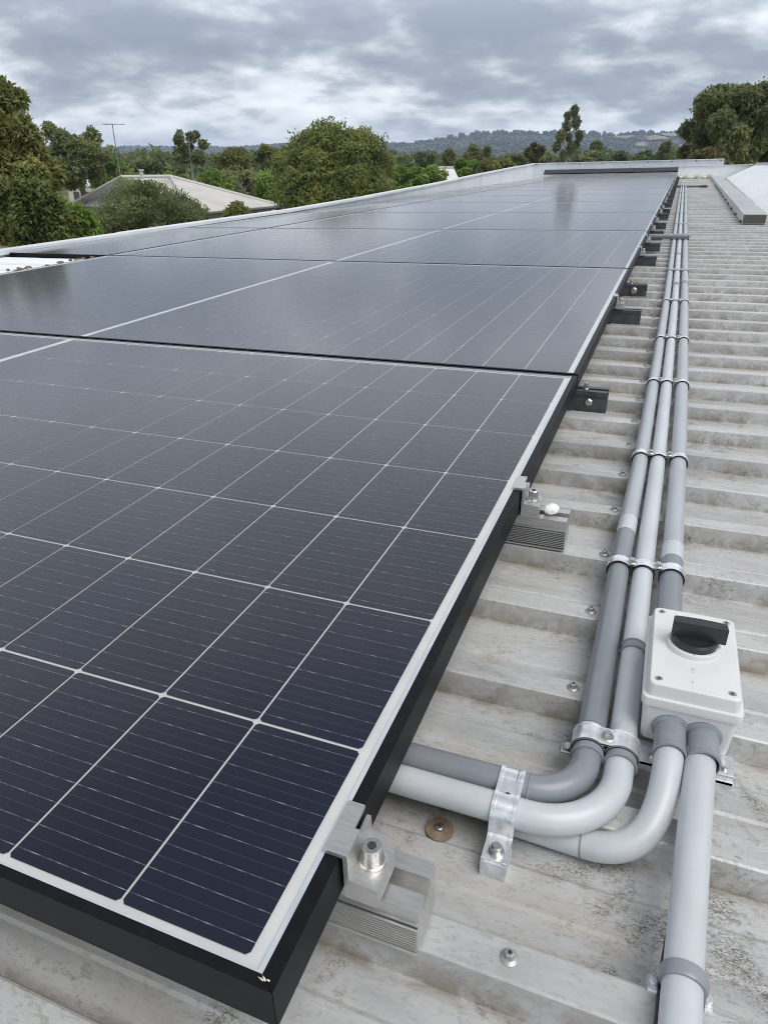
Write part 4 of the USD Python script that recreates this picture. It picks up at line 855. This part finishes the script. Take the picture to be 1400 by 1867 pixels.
tree('gum_sapling', 'leafy branch of a gum low beside the pointed tree', 1262, 232, 300, 40, 52, 'leaf_gum', n=3000, ll=.28, lw=.11, clumps=10, seed=53, cr=.42)

# ------------------------------------------------------------------ houses beyond
EZ, RZ = 2.75, 4.75
A = on_z(346, 388, EZ); B = on_z(508, 373.5, EZ)
e1 = (B - A) / np.linalg.norm(B - A); e2 = np.array([-e1[1], e1[0], 0]); 
if e2 @ (at(250, 330, 60) - A) < 0: e2 = -e2
Wd, Ln = 10.5, 11.5                 # along e1 (the visible right side) and e2
house = Thing('hip_roof_house', 'grey hip-roofed house behind the olive bush, antenna on its ridge', 'house', (A[0], A[1], 0), roof=False)
def hp(a, b, z): return (e1 * a + e2 * b)[:2].tolist() + [z]
def poly_roof(pts, faces):
    return trimesh.Trimesh(np.array(pts), faces, process=False)
RL, RR = on_z(220, 322.5, RZ), on_z(311, 321.5, RZ)
o3 = np.array([A[0], A[1], 0]); rl, rr_ = RL - o3, RR - o3
eL = on_z(130, 372, EZ) - o3; eA = A - o3; eB = B - o3
eA[2] = eB[2] = eL[2] = EZ
back = eL + (eB - eA)
th = np.array([0, 0, .12])
for nm, tri in (('roof_slope', [eL, eA, rr_, rl]), ('roof_slope', [eA, eB, rr_]), ('roof_slope', [eB, back, rl, rr_]), ('roof_slope', [back, eL, rl])):
    p_ = np.array(tri); n_ = len(p_); vv_ = np.vstack([p_, p_ - th]); f_ = []
    for i in range(1, n_ - 1): f_ += [(0, i, i + 1), (n_, n_ + i + 1, n_ + i)]
    for i in range(n_): j = (i + 1) % n_; f_ += [(i, n_ + i, n_ + j), (i, n_ + j, j)]
    m_ = trimesh.Trimesh(vv_, f_, process=False); m_.fix_normals(); house.part(nm, m_, 'house_roof')
for a, b in ((rl, rr_), (rr_, eA), (rr_, eB), (rl, eL)): house.part('ridge_cap', tube([a + [0, 0, .03], b + [0, 0, .03]], .11, 8), 'ridge_cap', smooth=40)
# sheet ribs on the visible slopes
rb = []
for s in np.linspace(.05, .95, 22):
    a = eA + (eB - eA) * s; rb.append(tube([a + [0, 0, .02], rr_ * (1 - 0) + (a - a)], .018, 5)) if False else None
    n0 = eA + (eB - eA) * s; t_ = 1 - abs(2 * s - 1) if False else min(s, 1 - s) * 2
for s in np.linspace(.04, .96, 30):
    base_ = eL + (eA - eL) * s; up_ = rl + (rr_ - rl) * np.clip((s - .25) / .5, 0, 1)
    rb.append(tube([base_ + [0, 0, .02], up_ + [0, 0, .02]], .02, 5))
house.part('sheet_ribs', [r_ for r_ in rb if r_ is not None], 'house_roof', kind='stuff')
inn = lambda p, q, k: p + (q - p) * k
cen = (eL + eA + eB + back) / 4
cs = [inn(p, cen, .09) for p in (eL, eA, eB, back)]
for i in range(4):
    a, b = cs[i].copy(), cs[(i + 1) % 4].copy(); n_ = np.cross(b - a, [0, 0, 1.0]); n_ /= np.linalg.norm(n_); n_ *= .1
    pts = [a, b, b + n_, a + n_]; pl = []
    for z in (0, EZ - .06): pl += [[p[0], p[1], z] for p in pts]
    m_ = trimesh.convex.convex_hull(np.array(pl)); house.part('wall', m_, 'cream_wall')
for a, b in ((eA, eB), (eL, eA)): house.part('fascia', tube([a - [0, 0, .14], b - [0, 0, .14]], .10, 4), 'fascia')
d1 = (cs[2] - cs[1]); d1n = d1 / np.linalg.norm(d1); out = np.cross(d1n, [0, 0, 1.0]); out *= -1 if out @ (cen - cs[1]) > 0 else 1
for s, w2 in ((.16, .7), (.52, 1.0), (.68, .6), (.80, .6)):
    c_ = cs[1] + d1 * s; 
    fr = [c_ + d1n * a + out * o + [0, 0, z - EZ] for a in (-w2 / 2, w2 / 2) for o in (.0, .14) for z in (1.0, 2.35)]
    wp = house.part('window', trimesh.convex.convex_hull(np.array(fr)), 'fascia')
    fr = [c_ + d1n * a + out * o + [0, 0, z - EZ] for a in (-w2 / 2 + .07, w2 / 2 - .07) for o in (.1, .155) for z in (1.07, 2.28)]
    house.part('pane', trimesh.convex.convex_hull(np.array(fr)), 'dark_glass', parent=wp)
ch_ = rl + (rr_ - rl) * .42
house.part('flue', [cyl(ch_ + [0, 0, -.2], .14, .65, 12), cyl(ch_ + [0, 0, .4], .2, .1, 12)], 'ridge_cap')
# lower wing to the right
# antenna
bs = on_z(221, 330, RZ - .1); dA = np.linalg.norm((bs - CAM)[:2]); tp = at(205, 226, dA)
ant = Thing('tv_antenna', 'thin television antenna mast above the grey hip roof', 'antenna', (bs[0], bs[1], bs[2] - .3), roof=False)
H = tp[2] - bs[2] + .3
ant.part('mast', tube([(0, 0, 0), (0, 0, H)], [.036, .026], 8), 'mast', smooth=50)
rd = RIGHT * .96 + np.array([FWD[0], FWD[1], 0]) * .28; fd = np.array([-rd[1], rd[0], 0])
boom = .74
ant.part('boom', tube([np.array([0, 0, H]) - rd * boom * .75, np.array([0, 0, H]) + rd * boom], .02, 6), 'mast')
for k_, s in enumerate(np.linspace(-.72, .98, 8)):
    L_ = .55 - .22 * (k_ / 7); c_ = np.array([0, 0, H + .03]) + rd * boom * s
    ant.part('element', tube([c_ - fd * L_, c_ + fd * L_], .014, 6), 'mast')
# white-roofed houses right of the round tree, and pale roofs at the left
def small_house(name, label, x0, x1, yr, ye, d, roofm, seed):
    a, b = at(x0, ye, d), at(x1, ye, d); ze = a[2]; zr = at((x0 + x1) / 2, yr, d)[2]
    e = (b - a); e[2] = 0; L_ = np.linalg.norm(e); e /= L_; g = np.array([-e[1], e[0], 0])
    t = Thing(name, label, 'house', (a[0], a[1], 0), roof=False)
    w2 = L_ * .8; p = [np.zeros(3), e * L_, e * L_ + g * w2, g * w2]; r0, r1 = e * L_ * .22 + g * w2 / 2, e * L_ * .78 + g * w2 / 2
    P = [q + [0, 0, ze] for q in p] + [r0 + [0, 0, zr], r1 + [0, 0, zr]]
    for f_ in ([0, 1, 5, 4], [1, 2, 5], [2, 3, 4, 5], [3, 0, 4]):
        q = np.array([P[i] for i in f_]); n_ = len(q); vv_ = np.vstack([q, q - [0, 0, .15]]); ff = []
        for i in range(1, n_ - 1): ff += [(0, i, i + 1), (n_, n_ + i + 1, n_ + i)]
        for i in range(n_): j = (i + 1) % n_; ff += [(i, n_ + i, n_ + j), (i, n_ + j, j)]
        m_ = trimesh.Trimesh(vv_, ff, process=False); m_.fix_normals(); t.part('roof_slope', m_, roofm)
    q = [inn(np.array(s_), sum(p) / 4, .08) for s_ in p]
    t.part('wall', trimesh.convex.convex_hull(np.array([[*s_[:2], z] for s_ in q for z in (0, ze - .05)])), 'cream_wall')
    t.part('ridge_cap', tube([P[4] + np.array([0, 0, .05]), P[5] + np.array([0, 0, .05])], .12, 6), 'ridge_cap')
    for s in (.25, .65):
        c_ = q[0] + (q[1] - q[0]) * s; wn = t.part('window', box(c_ + [-.5, -.12, ze * .4], c_ + [.5, .05, ze * .8]), 'fascia')
    return t
small_house('white_roofed_house', 'white-roofed house with a pole beside it, right of the big round tree', 770, 842, 306, 336, 78, 'white_roof', 1)
small_house('white_roofed_house', 'smaller white roof half hidden by the pale shrub', 744, 778, 316, 338, 66, 'white_roof', 2)
small_house('pale_roofed_house', 'pale roof seen through the leaves left of the hip-roofed house', 120, 172, 327, 337, 90, 'white_roof', 3)
pb = at(811, 330, 60)
pole = Thing('utility_pole', 'thin pale pole in front of the white-roofed house', 'pole', (pb[0], pb[1], 0), roof=False)
hz = at(811, 304, 60)[2]
pole.part('pole', tube([(0, 0, 0), (0, 0, hz)], [.09, .07], 10), 'ridge_cap', smooth=50); pole.part('cap', cyl((0, 0, hz), .1, .08, 10), 'ridge_cap')

# ------------------------------------------------------------------ wooded belt, hills
def forest(name, label, n, d0, d1, x0, x1, h0, h1, seed, leaf, per=70, spread=1.0, zf=None):
    rng = np.random.default_rng(seed); V_, F_ = [], []; k0 = 0
    for _ in range(n):
        d = math.exp(rng.uniform(math.log(d0), math.log(d1))); x = rng.uniform(x0, x1); p = at(x, 286, d); z = 0 if zf is None else zf(p)
        h = rng.uniform(h0, h1); w = h * rng.uniform(.3, .5); m = per
        dirs = rng.normal(0, 1, (m, 3)); dirs /= np.linalg.norm(dirs, axis=1, keepdims=True)
        c = np.array([p[0], p[1], z + h * .58]) + dirs * rng.uniform(.45, 1, (m, 1)) * [w, w, h * .44]
        s = max(.55, h * .16)
        v_, f_ = leaves(c, rng.uniform(.7, 1.4, m), dirs, s * 1.5, s, rng, .1)
        V_.append(v_); F_.append(f_ + k0); k0 += len(v_)
    pr = usdkit.mesh(stage, numbered('/World/' + name), (np.vstack(V_), np.vstack(F_)), M[leaf]); tag(pr.GetPrim(), label, 'woodland', kind='stuff'); return pr
forest('tree_belt', 'distant belt of mixed trees between the houses and the hills', 620, 150, 900, 60, 1420, 4.0, 8.0, 71, 'leaf_far', per=80)
forest('far_tree_belt', 'hazy far woodland at the foot of the hills', 700, 900, 2300, 100, 1420, 6, 12, 72, 'leaf_far', per=36)

def ridge_mesh(xs_px, crest_px, d_crest, d_foot, nrow, seed, amp):
    xs_ = np.linspace(xs_px[0], xs_px[-1], 260); cr_ = np.interp(xs_, xs_px, crest_px)
    rows = []
    for r_ in range(nrow):
        s = r_ / (nrow - 1); d = d_foot + (d_crest - d_foot) * s
        row = []
        for x, c_ in zip(xs_, cr_):
            zc = at(x, c_, d_crest)[2]; p = at(x, 286, d)
            row.append([p[0], p[1], zc * (s ** .85)])
        rows.append(row)
    P = np.array(rows)
    nz = meshkit.fbm(P * [.004, .004, 0] + seed, 4, seed) - .5
    s = np.linspace(0, 1, nrow)[:, None]
    P[..., 2] = np.maximum(P[..., 2] + nz * amp * np.sin(s * math.pi * .93 + .05), -2)
    back_ = P[-1] + (P[-1] - P[-2]) * 2.5; back_[:, 2] = -2; P = np.vstack([P, back_[None]]); nrow += 1; n_ = len(xs_)
    ii, jj = np.meshgrid(np.arange(nrow - 1), np.arange(n_ - 1), indexing='ij'); a = ii * n_ + jj
    q = np.stack([a, a + 1, a + n_ + 1, a + n_], -1).reshape(-1, 4)
    return P, np.vstack([q[:, [0, 1, 2]], q[:, [0, 2, 3]]])
Hl, fl_ = ridge_mesh([-300, 100, 210, 330, 430, 480, 530, 600, 700, 760, 820, 1000], [272, 270, 268, 267, 266, 263, 259, 262, 259, 263, 272, 284], 3600, 2500, 16, 11, 50)
hl = usdkit.mesh(stage, '/World/hills', (Hl.reshape(-1, 3), fl_), M['hill'], smooth=True); tag(hl.GetPrim(), 'low blue wooded hills on the left horizon', 'hills', kind='structure')
Hr, fr_ = ridge_mesh([560, 700, 790, 830, 860, 900, 960, 1040, 1100, 1160, 1240, 1330, 1480, 1700], [286, 272, 259, 249, 244, 243, 243, 244, 246, 244, 245, 248, 250, 262], 2900, 1900, 18, 23, 60)
hr = usdkit.mesh(stage, '/World/hills_001', (Hr.reshape(-1, 3), fr_), M['hill'], smooth=True); tag(hr.GetPrim(), 'higher wooded hill range on the right horizon', 'hills', kind='structure')
# bare paddocks on the right hill
def on_hill(P, s, t):
    r_ = s * (len(P) - 2); i = int(r_); a = r_ - i; c_ = t * (P.shape[1] - 1); j = int(c_); b = c_ - j
    return (P[i, j] * (1 - a) + P[i + 1, j] * a) * (1 - b) + (P[i, j + 1] * (1 - a) + P[i + 1, j + 1] * a) * b
def hill_trees(name, label, P, n, seed, t0, t1, s0, s1, leaf, h0=4, h1=7):
    rng = np.random.default_rng(seed); V_, F_ = [], []; k0 = 0
    ico = trimesh.creation.icosphere(1, 1.0)
    for _ in range(n):
        p = on_hill(P, rng.uniform(s0, s1) , rng.uniform(t0, t1)); h = rng.uniform(h0, h1); w = h * rng.uniform(.4, .75)
        v_ = ico.vertices * (1 + .35 * rng.normal(0, 1, (len(ico.vertices), 1)) * .5) * [w, w, h * .6] + p + [0, 0, h * .35]
        V_.append(v_); F_.append(ico.faces + k0); k0 += len(v_)
    pr = usdkit.mesh(stage, numbered('/World/' + name), (np.vstack(V_), np.vstack(F_)), M[leaf]); tag(pr.GetPrim(), label, 'woodland', kind='stuff')
hill_trees('hill_woodland', 'woodland covering the left blue hills', Hl, 2600, 81, .12, .9, .1, .99, 'leaf_hill')
hill_trees('hill_woodland', 'woodland covering the right hill range', Hr, 3200, 82, .05, .8, .05, .99, 'leaf_hill')
hill_trees('skyline_trees', 'tree line along the crest of the right hill', Hr, 260, 83, .1, .8, .93, .995, 'leaf_hill', 9, 16)
pd_v, pd_f = [], []; k0 = 0
rngp = np.random.default_rng(5)
for (s_, t_, ww, hh) in ((.80, .50, 90, .10), (.70, .555, 120, .10), (.84, .585, 140, .09), (.62, .63, 110, .09), (.76, .65, 100, .08), (.55, .53, 60, .06), (.48, .60, 70, .05)):
    n_ = 14; c_ = []
    for k_ in range(n_):
        a = 2 * math.pi * k_ / n_; c_.append(on_hill(Hr, s_ + hh * math.sin(a) * rngp.uniform(.6, 1.1), t_ + ww / 5200 * math.cos(a) * rngp.uniform(.6, 1.1)) + [0, 0, 5])
    m0 = on_hill(Hr, s_, t_) + [0, 0, 6]
    pd_v += c_ + [m0]; pd_f += [(k0 + i, k0 + (i + 1) % n_, k0 + n_) for i in range(n_)]; k0 += n_ + 1
pdm = usdkit.mesh(stage, '/World/dry_paddocks', (np.array(pd_v), np.array(pd_f)), M['dry_grass']); tag(pdm.GetPrim(), 'bare tan paddocks on the right hillside', 'hillside', kind='structure')

# ------------------------------------------------------------------ air
hz_m = usdkit.material(stage, '/World/Looks/haze', {'v': ('principled_volume', {'color': (.62, .76, 1.0), 'density': 0.00014, 'anisotropy': .2})}, [], volume='v.volume')
hb = box((-7000, -500, -4), (7000, 7000, 150))
hp_ = usdkit.mesh(stage, '/World/haze', hb, hz_m); tag(hp_.GetPrim(), 'thin blue haze over the valley', 'haze', kind='stuff')
